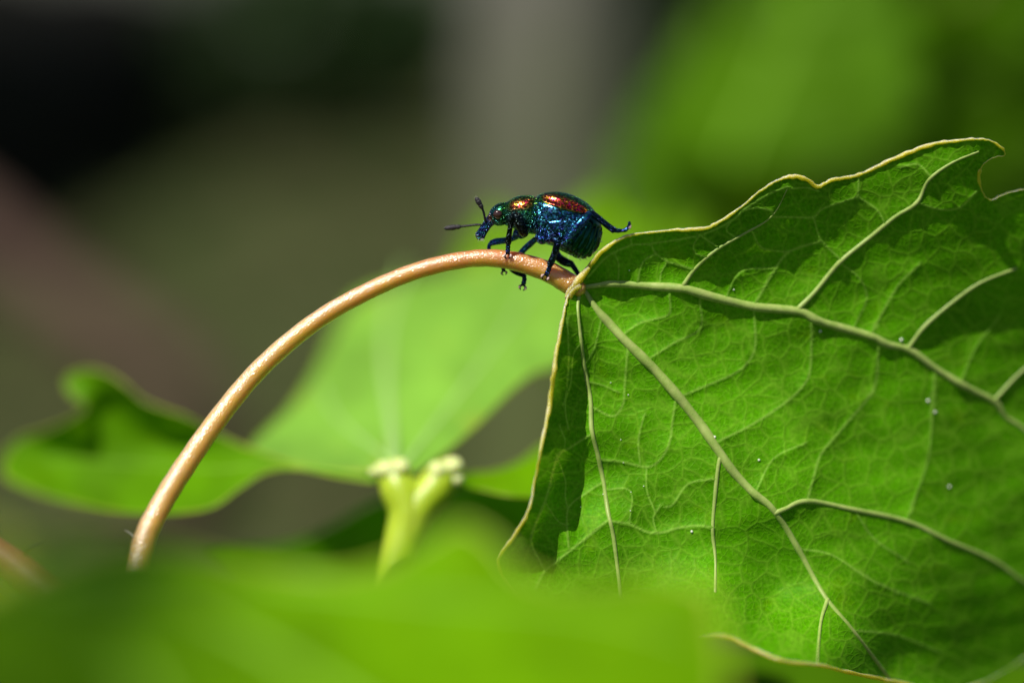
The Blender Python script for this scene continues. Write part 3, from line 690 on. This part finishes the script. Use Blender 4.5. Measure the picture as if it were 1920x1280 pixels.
# --- shaded leaf low down under the large one, shade put into a darker leaf colour
UL = [(1250, 1230), (1400, 1215), (1560, 1235), (1720, 1255), (1900, 1240), (2050, 1260), (2080, 1400), (1900, 1500), (1600, 1520), (1350, 1450)]
UC = [(1250, 1230, 150), (1560, 1235, 152), (1900, 1240, 154), (2080, 1400, 146), (1600, 1520, 139), (1350, 1450, 141)]
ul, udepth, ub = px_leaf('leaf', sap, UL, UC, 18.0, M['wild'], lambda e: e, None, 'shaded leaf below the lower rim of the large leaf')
tube('vein', surf_path([(1640, 1500), (1650, 1400), (1680, 1262)], udepth, 1.0), 5*PXMM, M['veinlet'], ul, sides=6)
tube('petiole', catmull([P(1640, 1505, 139.5), P(1500, 1700, 136), P(1000, 1900, 133), root + np.array([0, 0, 50])], 8), 0.6, M['petiolegreen'], ul, sides=8)

# --- foreground leaf, far out of focus --------------------------------------
FL = [(-260, 1240), (-180, 1130), (-60, 1080), (60, 1045), (160, 1022), (300, 1028), (450, 1060), (600, 1080), (720, 1060), (800, 1015), (860, 985), (920, 1010), (980, 1075), (1060, 1100), (1150, 1095), (1260, 1090), (1330, 1115),
      (1345, 1170), (1362, 1260), (1350, 1400), (1250, 1560), (1000, 1720), (700, 1800), (350, 1760), (0, 1600), (-220, 1420)]
FC = [(-180, 1130, 70), (60, 1045, 84), (300, 1028, 98), (600, 1080, 103), (870, 985, 103), (1040, 1050, 102), (1260, 1085, 102), (1362, 1170, 100), (1370, 1400, 92), (1000, 1720, 80), (350, 1760, 76), (-220, 1420, 62),
      (100, 1250, 76), (300, 1250, 89), (700, 1250, 95.5), (1050, 1200, 97), (600, 1450, 88), (1000, 1420, 89)]
fl, fdepth, fb = px_leaf('leaf', sap, FL, FC, 26.0, M['front'], lambda e: e, lambda x, y: 1.3*np.sin(x/120.+1)*np.sin(y/90.), 'very blurred bright green leaf close to the lens')
for pts, rr in (([(-20, 1060), (120, 1130), (230, 1240), (330, 1400), (420, 1600)], [16, 18, 18, 12]), ([(80, 1070), (300, 1130), (520, 1230), (760, 1400), (900, 1600)], [12, 14, 14, 8]), ([(60, 1060), (400, 1090), (760, 1120), (1100, 1150), (1300, 1200)], [9, 9, 8, 5])):
    p = surf_path(pts, fdepth, 2.0); tube('vein', p, lerp_r(len(p), rr)*PXMM*0.5, M['veinfront'], fl, sides=8)
mp = Pv(fb[:, 0], fb[:, 1], fdepth(fb[:, 0], fb[:, 1])); tube('margin', np.vstack([mp, mp[:1]]), 6*PXMM, M['margingreen'], fl, sides=6, cap=False)
fp = catmull([P(-20, 1060, fdepth(np.array([-20.]), np.array([1060.]))[0]), P(-120, 1090, 112), P(-100, 1060, 124), P(-40, 1000, 129.5)], 6)
tube('petiole', fp, 0.5, M['petiolegreen'], fl)

# small fibres
p = catmull([P(46, 1040, 128.2), P(50, 1028, 128.0), P(63, 1021, 127.9), P(78, 1014, 128)], 6); o = tube('dark_fibre', p, 1.6*PXMM, M['darkhair'], sides=6); tag(o, 'tiny dark curled fibre stuck to the red twig', 'fibre')
p = catmull([P(252, 1006, 129.0), P(246, 999, 129), P(235, 992, 129)], 6); o = tube('white_fibre', p, lerp_r(len(p), [1.6, .5])*PXMM, M['hair'], sides=6); tag(o, 'short white fibre sticking out beside the curved stalk', 'fibre')

# dew glints on the large leaf, put in as opaque pale specks
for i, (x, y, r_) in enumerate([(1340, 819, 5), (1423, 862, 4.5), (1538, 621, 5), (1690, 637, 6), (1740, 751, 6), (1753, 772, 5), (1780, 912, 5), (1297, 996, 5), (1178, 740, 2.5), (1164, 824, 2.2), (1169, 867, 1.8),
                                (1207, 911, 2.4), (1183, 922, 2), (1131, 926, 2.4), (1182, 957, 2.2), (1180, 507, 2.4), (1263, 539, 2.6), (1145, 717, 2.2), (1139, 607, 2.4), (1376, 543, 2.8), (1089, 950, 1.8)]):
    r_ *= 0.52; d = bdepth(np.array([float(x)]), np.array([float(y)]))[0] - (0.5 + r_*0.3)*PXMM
    o = blob('dew_glint', P(x, y, d), r_*PXMM, M['dew'], None, (1, 1, .7), 8, 0.0)
    tag(o, 'tiny opaque pale speck standing in for a dew glint on the large cupped leaf', 'speck', 'pale specks on the large leaf')

# ------------------------------------------------------------------ the weevil
CS = 1 / 4.8
def B(cx, cy, w_=0.0):
    """Beetle drawing coordinates (4.8 per photo pixel), w_ towards the camera."""
    return P(810 + cx*CS, 330 + cy*CS, DF - 0.0 - w_*CS*PXMM)
BU = CS * PXMM
feet = B(900, 700, 0)
wee = empty('weevil', feet, 'iridescent blue green weevil with coppery back stripe walking on the curved stalk', 'beetle')

SEC = [  # main body: x, top, bottom, half width
    (925, 200, 520, 150), (960, 178, 575, 185), (1000, 162, 602, 208), (1100, 150, 640, 235), (1200, 160, 692, 246), (1300, 195, 742, 240),
    (1400, 255, 738, 212), (1460, 318, 700, 172), (1500, 380, 640, 115), (1520, 430, 585, 70), (1530, 480, 540, 30)]
PRO = [(640, 262, 430, 88), (665, 240, 448, 104), (730, 197, 474, 136), (800, 175, 500, 156), (870, 172, 520, 164), (915, 180, 525, 158), (945, 205, 505, 140)]
S_ = np.array(SEC, float); R_ = np.array(PRO, float)
def sec_at(T, x): return [np.interp(x, T[:, 0], T[:, k]) for k in (1, 2, 3)]
def loft(T, nseg=28, sub=4, exp=2.25):
    xs = np.concatenate([np.linspace(T[i, 0], T[i+1, 0], sub, endpoint=False) for i in range(len(T)-1)] + [[T[-1, 0]]])
    V, F = [], []
    for x in xs:
        # smooth profile
        t, b, h = sec_at(T, x); c, hh = (t+b)/2, (b-t)/2
        for k in range(nseg):
            a = 2*math.pi*k/nseg; ca, sa = math.cos(a), math.sin(a)
            V.append((x, c - hh*np.sign(ca)*abs(ca)**(2/exp), h*np.sign(sa)*abs(sa)**(2/exp)))
    n = nseg
    for i in range(len(xs)-1):
        for k in range(n): F.append((i*n+k, i*n+(k+1) % n, (i+1)*n+(k+1) % n, (i+1)*n+k))
    for i, rev in ((0, 1), (len(xs)-1, 0)):
        c = len(V); t, b, h = sec_at(T, xs[i]); V.append((xs[i] + (-8 if rev else 8), (t+b)/2, 0))
        for k in range(n): F.append((c, i*n+(k+1) % n, i*n+k) if rev else (c, i*n+k, i*n+(k+1) % n))
    return np.array(V, float), F
def smooth_T(T, n=24):
    xs = np.linspace(T[0, 0], T[-1, 0], n); out = [xs]
    dense = catmull(T, 10)
    for k in (1, 2, 3): out.append(np.interp(xs, dense[:, 0], dense[:, k]))
    return np.stack(out, 1)
S2, R2 = smooth_T(S_), smooth_T(R_, 16)
def ctube(pts, rr, sides=12, n=5):
    p = catmull(np.array(pts, float), n); V, F, _ = tube_geo(p, lerp_r(len(p), rr), sides, up=(0, 0, 1)); return V, F
def ell(c, r, rot=0.0, n=12):
    V, F = [], []; ca, sa = math.cos(rot), math.sin(rot)
    for i in range(n+1):
        th = math.pi*i/n
        for j in range(2*n):
            ph = math.pi*j/n; x, y, z = r[0]*math.sin(th)*math.cos(ph), r[1]*math.cos(th), r[2]*math.sin(th)*math.sin(ph)
            V.append((c[0] + x*ca - y*sa, c[1] + x*sa + y*ca, c[2] + z))
    m_ = 2*n
    for i in range(n):
        for j in range(m_): F.append((i*m_+j, i*m_+(j+1) % m_, (i+1)*m_+(j+1) % m_, (i+1)*m_+j))
    return np.array(V), F

COMP = []   # (kind, V, F) in drawing units
COMP.append(('trunk', *loft(S2, sub=2)))
COMP.append(('prothorax', *loft(R2, sub=2)))
COMP.append(('head', *ell((628, 343, 0), (128, 100, 98), rot=-0.55)))
COMP.append(('rostrum', *ctube([(418, 560, 0), (432, 540, 0), (462, 490, 0), (500, 435, 0), (545, 385, 0), (600, 345, 0)], [36, 47, 43, 43, 54, 76], 16)))
COMP.append(('neck', *ctube([(900, 350, 0), (960, 370, 0)], [148, 160], 20)))
def tarsus(pts, s=1.0):
    """Beaded foot with two pads at the end."""
    p = np.array(pts, float); out = []
    d = catmull(p, 8); n = len(d); rr = (15 + 6*np.abs(np.sin(np.linspace(0.3, 3*math.pi, n)))) * s
    V, F, _ = tube_geo(d, rr, 10, up=(0, 0, 1)); COMP.append(('tarsus', V, F))
    e = d[-1]; t = d[-1] - d[-4]; t /= np.linalg.norm(t); sd_ = np.cross(t, (0, 0, 1)); sd_ /= np.linalg.norm(sd_) + 1e-9
    for sg in (-1, 1):
        c1 = e + t*18*s + sd_*sg*20*s; c2 = e + t*40*s + sd_*sg*16*s
        V, F, _ = tube_geo(catmull([e, c1, c2, c2 + t*8*s - sd_*sg*10*s], 4), lerp_r(13, [10, 9, 7, 3])*s, 8, up=(0, 0, 1)); COMP.append(('claw', V, F))
        V, F = ell(tuple(e + t*24*s + sd_*sg*26*s + np.array([0, 0, 8])), (15*s, 9*s, 9*s), math.atan2(t[1], t[0])); COMP.append(('pad', V, F))
# near front leg
COMP.append(('leg', *ctube([(835, 525, 110), (815, 490, 165), (790, 420, 205), (762, 370, 215), (738, 345, 205)], [34, 46, 48, 40, 27])))
COMP.append(('leg', *ctube([(735, 345, 205), (715, 400, 200), (703, 470, 175), (692, 545, 140), (686, 605, 118)], [28, 24, 23, 26, 29])))
tarsus([(686, 605, 118), (684, 640, 110), (682, 690, 104)], 1.15)
# far front leg
COMP.append(('leg', *ctube([(850, 500, -60), (800, 530, -90), (770, 500, -60), (745, 545, -95)], [34, 40, 36, 28])))
COMP.append(('leg', *ctube([(800, 525, -80), (740, 558, -110), (660, 580, -130), (580, 590, -140), (528, 605, -140)], [26, 24, 30, 32, 26])))
COMP.append(('leg', *ctube([(535, 598, -140), (512, 640, -135), (530, 720, -125), (600, 790, -110), (638, 815, -100)], [20, 18, 17, 17, 17])))
tarsus([(620, 805, -104), (640, 830, -96), (645, 850, -88)], 0.95)
# near middle leg
COMP.append(('leg', *ctube([(1040, 540, 150), (1090, 565, 205), (1130, 590, 240)], [44, 40, 34])))
COMP.append(('leg', *ctube([(1130, 585, 240), (1118, 650, 228), (1095, 720, 190), (1062, 795, 140)], [31, 31, 31, 33])))
tarsus([(1062, 795, 140), (1050, 840, 120), (1030, 885, 108)], 1.2)
# far middle leg
COMP.append(('leg', *ctube([(930, 570, -60), (880, 615, -120), (830, 660, -150), (770, 730, -150), (715, 800, -130)], [26, 30, 28, 27, 25])))
COMP.append(('leg', *ctube([(712, 800, -130), (720, 840, -112), (770, 870, -95), (830, 895, -82)], [22, 25, 27, 22])))
tarsus([(828, 890, -82), (832, 930, -78), (822, 975, -74)], 1.15)
# near hind leg: thigh against the flank, shin and foot kicked back
COMP.append(('thigh', *ctube([(1180, 600, 190), (1225, 555, 232), (1300, 465, 248), (1370, 390, 232), (1425, 335, 205)], [22, 34, 44, 44, 30])))
COMP.append(('leg', *ctube([(1420, 332, 205), (1470, 360, 205), (1540, 415, 200), (1600, 462, 196), (1642, 492, 194)], [31, 31, 29, 29, 31])))
d_ = catmull(np.array([(1640, 492, 194), (1690, 492, 196), (1735, 488, 198), (1765, 462, 200), (1778, 435, 200), (1768, 415, 200)], float), 6)
COMP.append(('tarsus', *tube_geo(d_, lerp_r(len(d_), [18, 22, 15, 21, 15, 18, 14, 8]), 10, up=(0, 0, 1))[:2]))
COMP.append(('pad', *ell((1783, 462, 206), (11, 22, 10), 0.35)))
COMP.append(('claw', *ctube([(1778, 440, 200), (1785, 420, 200), (1775, 405, 200)], [8, 6, 3])))
# far hind leg
COMP.append(('leg', *ctube([(1110, 640, -80), (1130, 720, -130), (1190, 770, -160), (1262, 795, -170)], [26, 38, 42, 32])))
COMP.append(('leg', *ctube([(1255, 790, -170), (1285, 835, -165), (1315, 880, -155), (1345, 925, -140)], [26, 24, 22, 20])))
# small plates on the flank so the underside steps as in the photo
COMP.append(('trunk', *ell((985, 560, 120), (60, 55, 80), 0.3)))
COMP.append(('trunk', *ell((1060, 560, 150), (70, 50, 75), 0.2)))

def build_body():
    V, F, off, kinds, pts = [], [], 0, [], []
    names = sorted({c[0] for c in COMP})
    for k_, v, f in COMP:
        V.append(v); F += [tuple(i + off for i in ff) for ff in f]; off += len(v); kinds += [names.index(k_)] * len(v)
    V = np.vstack(V); kinds = np.array(kinds)
    me = bpy.data.meshes.new('tmp'); me.from_pydata((V*BU).tolist(), [], F)
    bm = bmesh.new(); bm.from_mesh(me); bmesh.ops.recalc_face_normals(bm, faces=bm.faces); bm.to_mesh(me); bm.free()
    ob = bpy.data.objects.new('tmp', me); COL.objects.link(ob)
    r = ob.modifiers.new('r', 'REMESH'); r.mode = 'VOXEL'; r.voxel_size = 0.022; r.adaptivity = 0
    s = ob.modifiers.new('s', 'SMOOTH'); s.factor = 0.5; s.iterations = 3
    dg = bpy.context.evaluated_depsgraph_get(); ev = ob.evaluated_get(dg); m2 = bpy.data.meshes.new_from_object(ev)
    n = len(m2.vertices); co = np.empty(n*3); m2.vertices.foreach_get('co', co); co = co.reshape(-1, 3)/BU
    nr = np.empty(n*3, np.float32); m2.vertices.foreach_get('normal', nr); nr = nr.reshape(-1, 3)
    faces = [tuple(p.vertices) for p in m2.polygons]
    bpy.data.objects.remove(ob); 
    kd = kdtree.KDTree(len(V))
    for i, v in enumerate(V): kd.insert(v, i)
    kd.balance()
    kid = np.array([kinds[kd.find(c)[1]] for c in co])
    return co, nr, faces, np.array(names)[kid]
co, nrm, faces, kind = build_body()
x, y, wv_ = co[:, 0], co[:, 1], co[:, 2]
near = wv_ > 30
# grooves between the plates (drawn on the flank) and the belly rings
GROOVES = [([(930, 260), (1010, 400), (1020, 470), (1000, 590)], 9, 9), ([(1020, 470), (1050, 410), (1180, 395), (1290, 400)], 9, 8), ([(1040, 420), (1060, 500), (1040, 590)], 8, 7), ([(930, 380), (1010, 390)], 8, 6),
           ([(1180, 400), (1150, 520), (1130, 590)], 9, 7), ([(935, 250), (980, 330), (985, 420)], 8, 6), ([(1150, 300), (1210, 390)], 6, 5), ([(965, 420), (975, 560)], 8, 6),
           ([(1360, 450), (1290, 560), (1215, 670)], 11, 15), ([(1420, 440), (1350, 590), (1265, 715)], 11, 15), ([(1465, 450), (1410, 610), (1330, 738)], 11, 15), ([(1497, 470), (1460, 620), (1395, 735)], 10, 14), ([(1516, 500), (1495, 620), (1450, 705)], 9, 12),
           ([(652, 255), (640, 330), (655, 420)], 10, 9), ([(940, 190), (930, 330), (905, 500)], 10, 8), ([(690, 440), (760, 430), (850, 440)], 8, 4)]
disp = np.zeros(len(co))
body = np.isin(kind, ['trunk', 'prothorax', 'head', 'neck'])
for poly, wd, dp in GROOVES:
    d = seg_dist(x, y, poly); disp -= np.where(body, dp*np.exp(-(d/wd)**2), 0)
# cushions between grooves
disp += np.where(kind == 'trunk', 3.0*np.sin(x/38.)*np.sin(y/31. + 0.6), 0)
co2 = co + nrm * disp[:, None]
def C(*c): return np.array(c)
tint = np.zeros((len(co), 3)); metal = np.ones(len(co))
blue, green, dgreen, violet, copper = C(.040, .165, .27), C(.04, .25, .035), C(.012, .075, .050), C(.12, .09, .36), C(.58, .17, .04)
tint[:] = blue
m_ = kind == 'trunk'; t_ = np.clip((y - 330)/330, 0, 1)[:, None]
tint[m_] = (blue*(1-t_) + C(.03, .10, .30)*t_)[m_]
# belly and tail: dark green behind the thigh line
s_ = 1/(1+np.exp(-((x - 1240) + (y - 560)*0.82)/22.0))
tint = np.where((m_)[:, None], tint*(1-s_[:, None]) + dgreen*s_[:, None], tint)
m_ = np.isin(kind, ['prothorax', 'neck'])
g = np.clip((y - 260)/170, 0, 1)[:, None]
base_ = green*(1-g) + C(.025, .14, .16)*g
cp = np.exp(-(((x - 805)*0.96 - (y-250)*-0.28)/92)**4 - (((y - 252) + (x-805)*0.10)/46)**4)[:, None] * (wv_ > 0)[:, None]
base_ = base_*(1-cp) + copper*cp
vi = np.exp(-((x-745)/60)**2 - ((y-375)/45)**2)[:, None]; base_ = base_*(1-vi*.8) + violet*vi*.8
tint = np.where(m_[:, None], base_, tint)
m_ = kind == 'head'; h_ = np.clip((x-560)/110, 0, 1)[:, None]; tint = np.where(m_[:, None], C(.03, .16, .14)*(1-h_) + C(.035, .22, .04)*h_, tint)
m_ = kind == 'rostrum'; cp = np.exp(-((x-530)/30)**2 - ((y-372)/28)**2)[:, None]; tint = np.where(m_[:, None], C(.045, .13, .32)*(1-cp)+copper*cp, tint)
tint = np.where((kind == 'leg')[:, None], C(.014, .032, .075), tint)
lb_ = (kind == 'leg') & (wv_ < 20) & (y < 720); tint = np.where(lb_[:, None], C(.025, .11, .30), tint)
fr = (kind == 'leg') & (wv_ > 120) & (x < 850); tint = np.where(fr[:, None], C(.020, .030, .035), tint)
tint = np.where((kind == 'thigh')[:, None], C(.04, .16, .34), tint)
tint = np.where((kind == 'tarsus')[:, None], C(.025, .06, .17), tint)
tint = np.where((kind == 'claw')[:, None], C(.03, .03, .05), tint)
pd = kind == 'pad'; tint = np.where(pd[:, None], C(.62, .42, .40), tint); metal[pd] = 0.0
pitw = np.ones(len(co)); pitw[kind == 'trunk'] = (1 - 0.93*s_)[kind == 'trunk']; pitw[np.isin(kind, ['leg', 'tarsus'])] = 0.75; pitw[np.isin(kind, ['claw', 'pad'])] = 0.1
Wb = np.array([B(*c) for c in co2])
mesh_obj('body', Wb, faces, M['skin'], wee, loc=feet, attrs={'tint': tint, 'metal': metal, 'pit': pitw})

# wing cases
EDGE = np.array([(930, 225), (960, 232), (1000, 246), (1080, 272), (1150, 296), (1230, 318), (1300, 334), (1360, 340), (1420, 336), (1460, 362), (1500, 410), (1522, 452), (1530, 490)], float)
STR_T = np.array([(985, 172), (1010, 163), (1100, 168), (1200, 193), (1300, 236), (1380, 285), (1440, 330)], float)
STR_B = np.array([(985, 200), (1010, 228), (1100, 262), (1200, 290), (1300, 318), (1380, 334), (1440, 340)], float)
def elytron(sgn):
    nu, nv = 90, 34; V, F, T = [], [], []
    for i in range(nu):
        x_ = 932 + (1532-932)*i/(nu-1); t, b, h = [np.interp(x_, S2[:, 0], S2[:, k]) for k in (1, 2, 3)]
        c, hh = (t+b)/2, (b-t)/2; ye = np.interp(x_, EDGE[:, 0], EDGE[:, 1])
        ce = np.clip((c - ye)/hh, -1, 0.999); ae = math.acos(np.sign(ce)*abs(ce)**(2.25/2)) if abs(ce) > 0 else math.pi/2
        grow = 1.0
        for j in range(nv):
            f = j/(nv-1); a = 0.02 + (ae - 0.02)*f; ca, sa = math.cos(a), math.sin(a)
            lift = 13*(1 - 0.55*(abs(2*f-1))**6) * min(1, (i+2)/8)
            yy = c - (hh + lift)*np.sign(ca)*abs(ca)**(2/2.25); ww = (h + lift)*abs(sa)**(2/2.25)
            # shoulder-to-tip hollow holding the red stripe, with a raised rim above it
            st, sb = np.interp(x_, STR_T[:, 0], STR_T[:, 1]), np.interp(x_, STR_B[:, 0], STR_B[:, 1])
            q = (yy - st)/max(4, sb - st); end = np.clip((x_-985)/25, 0, 1)*np.clip((1445-x_)/25, 0, 1)
            dip = 9*math.exp(-((q-0.62)/0.26)**2)*end - 5*math.exp(-((q-0.22)/0.12)**2)*end
            ww -= dip
            V.append(B(x_, yy, sgn*ww))
            red = end*(1/(1+math.exp(-(q-0.02)*22)))*(1/(1+math.exp((q-1.02)*22)))
            grn = np.array((.03, .20, .03)); rd = np.array((.48, .06, .018)) if q > 0.34 else np.array((.72, .15, .03))
            if x_ < 1015: rd = np.array((.60, .04, .05))
            tcol = grn*(1-red) + rd*red
            gold = math.exp(-((x_-990)/22)**2 - ((yy-160)/18)**2)*0.9; tcol = tcol*(1-gold) + np.array((.25, .62, .12))*gold
            rear = np.clip((x_-1430)/60, 0, 1); tcol = tcol*(1-rear) + np.array((.012, .075, .025))*rear
            T.append(tcol)
    for i in range(nu-1):
        for j in range(nv-1):
            q = (i*nv+j, (i+1)*nv+j, (i+1)*nv+j+1, i*nv+j+1); F.append(q if sgn > 0 else q[::-1])
    # rolled lower rim gives the shell its thickness
    rim = np.array([V[i*nv+nv-1] for i in range(nu)]); c0 = len(V)
    inn = [B(*( (np.array((0, 0, 0)) ) )) for _ in ()]
    for i in range(nu):
        V.append(rim[i] + FWD*sgn*14*BU + UP*(-3)*BU); T.append(np.array((.01, .03, .02)))
    for i in range(nu-1):
        q = (i*nv+nv-1, (i+1)*nv+nv-1, c0+i+1, c0+i); F.append(q if sgn > 0 else q[::-1])
    o = mesh_obj('elytron', V, F, M['shell'], wee, attrs={'tint': np.array(T), 'metal': np.ones(len(V)), 'pit': np.ones(len(V))})
    o['label'] = 'green wing case with coppery red stripe' if sgn > 0 else 'far wing case, green along the seam'
for s in (1, -1): elytron(s)

# eyes
for s in (1, -1): blob('eye', B(594, 345, s*78), 42*BU, M['eye'], wee, (1, 1, .75), 16, 0.0)

# antennae: beaded stalk and three-part club
def antenna(stalk, club, sgn):
    d = catmull([np.array(q, float) for q in stalk], 14); n = len(d)
    rr = 8.5 + 3.2*np.abs(np.sin(np.linspace(0, math.pi*8, n)))
    V, F, _ = tube_geo(np.array([B(*q) for q in d]), rr*BU, 10); a = mesh_obj('antenna', V, F, M['antenna'], wee)
    d = catmull([np.array(q, float) for q in club], 16); n = len(d); t = np.linspace(0, 1, n)
    rr = np.interp(t, [0, .08, .3, .38, .42, .62, .68, .74, .9, 1], [9, 17, 23, 19, 23, 27, 22, 23, 18, 5])
    V, F, _ = tube_geo(np.array([B(*q) for q in d]), rr*BU, 12); c = mesh_obj('club', V, F, M['club'], a)
    V, F = [], []; r = np.random.default_rng(5)
    for i in range(70):
        k_ = r.integers(3, n-1); dirn = r.normal(size=3); dirn /= np.linalg.norm(dirn); q = d[k_] + dirn*rr[k_]*0.9; e = q + dirn*9 + (d[-1]-d[0])/np.linalg.norm(d[-1]-d[0])*8
        sd_ = np.cross(dirn, (0.3, 0.5, 0.8)); sd_ /= np.linalg.norm(sd_); i0 = len(V); V += [B(*(q+sd_*1.3)), B(*(q-sd_*1.3)), B(*e)]; F.append((i0, i0+1, i0+2))
    h = mesh_obj('bristles', V, F, M['hair'], a, smooth=False); tag(h, kind='stuff')
antenna([(486, 418, 45), (478, 390, 58), (466, 330, 70), (452, 290, 78)], [(454, 296, 77), (436, 262, 82), (412, 222, 88), (394, 194, 92)], 1)
antenna([(440, 440, -40), (400, 440, -60), (330, 448, -80), (258, 456, -95)], [(262, 456, -94), (225, 460, -100), (170, 466, -105), (108, 474, -110)], -1)
# mouthparts and fine hairs of snout and tail
V, F = [], []; r = np.random.default_rng(9)
for (cx, cy, ww, dx, dy, n_, sp) in [(402, 552, 0, -1, .1, 14, 22), (440, 575, 20, .2, 1, 14, 26), (1360, 748, 60, .2, 1, 26, 60), (1470, 690, 60, .6, .7, 22, 40), (1525, 560, 40, 1, .2, 14, 40), (1240, 715, 120, -.2, 1, 16, 50)]:
    for i in range(n_):
        q = np.array([cx + r.uniform(-1, 1)*sp*abs(dy), cy + r.uniform(-1, 1)*sp*abs(dx), ww + r.uniform(-40, 60)]); q[:2] -= np.array([dx, dy])*12
        e = q + np.array([dx + r.uniform(-.5, .5), dy + r.uniform(-.5, .5), r.uniform(-.3, .5)])*r.uniform(18, 34); i0 = len(V)
        V += [B(*(q + (1.2, -1.2, 0))), B(*(q + (-1.2, 1.2, 0))), B(*e)]; F.append((i0, i0+1, i0+2))
h = mesh_obj('bristles', V, F, M['hair'], wee, smooth=False); tag(h, kind='stuff')
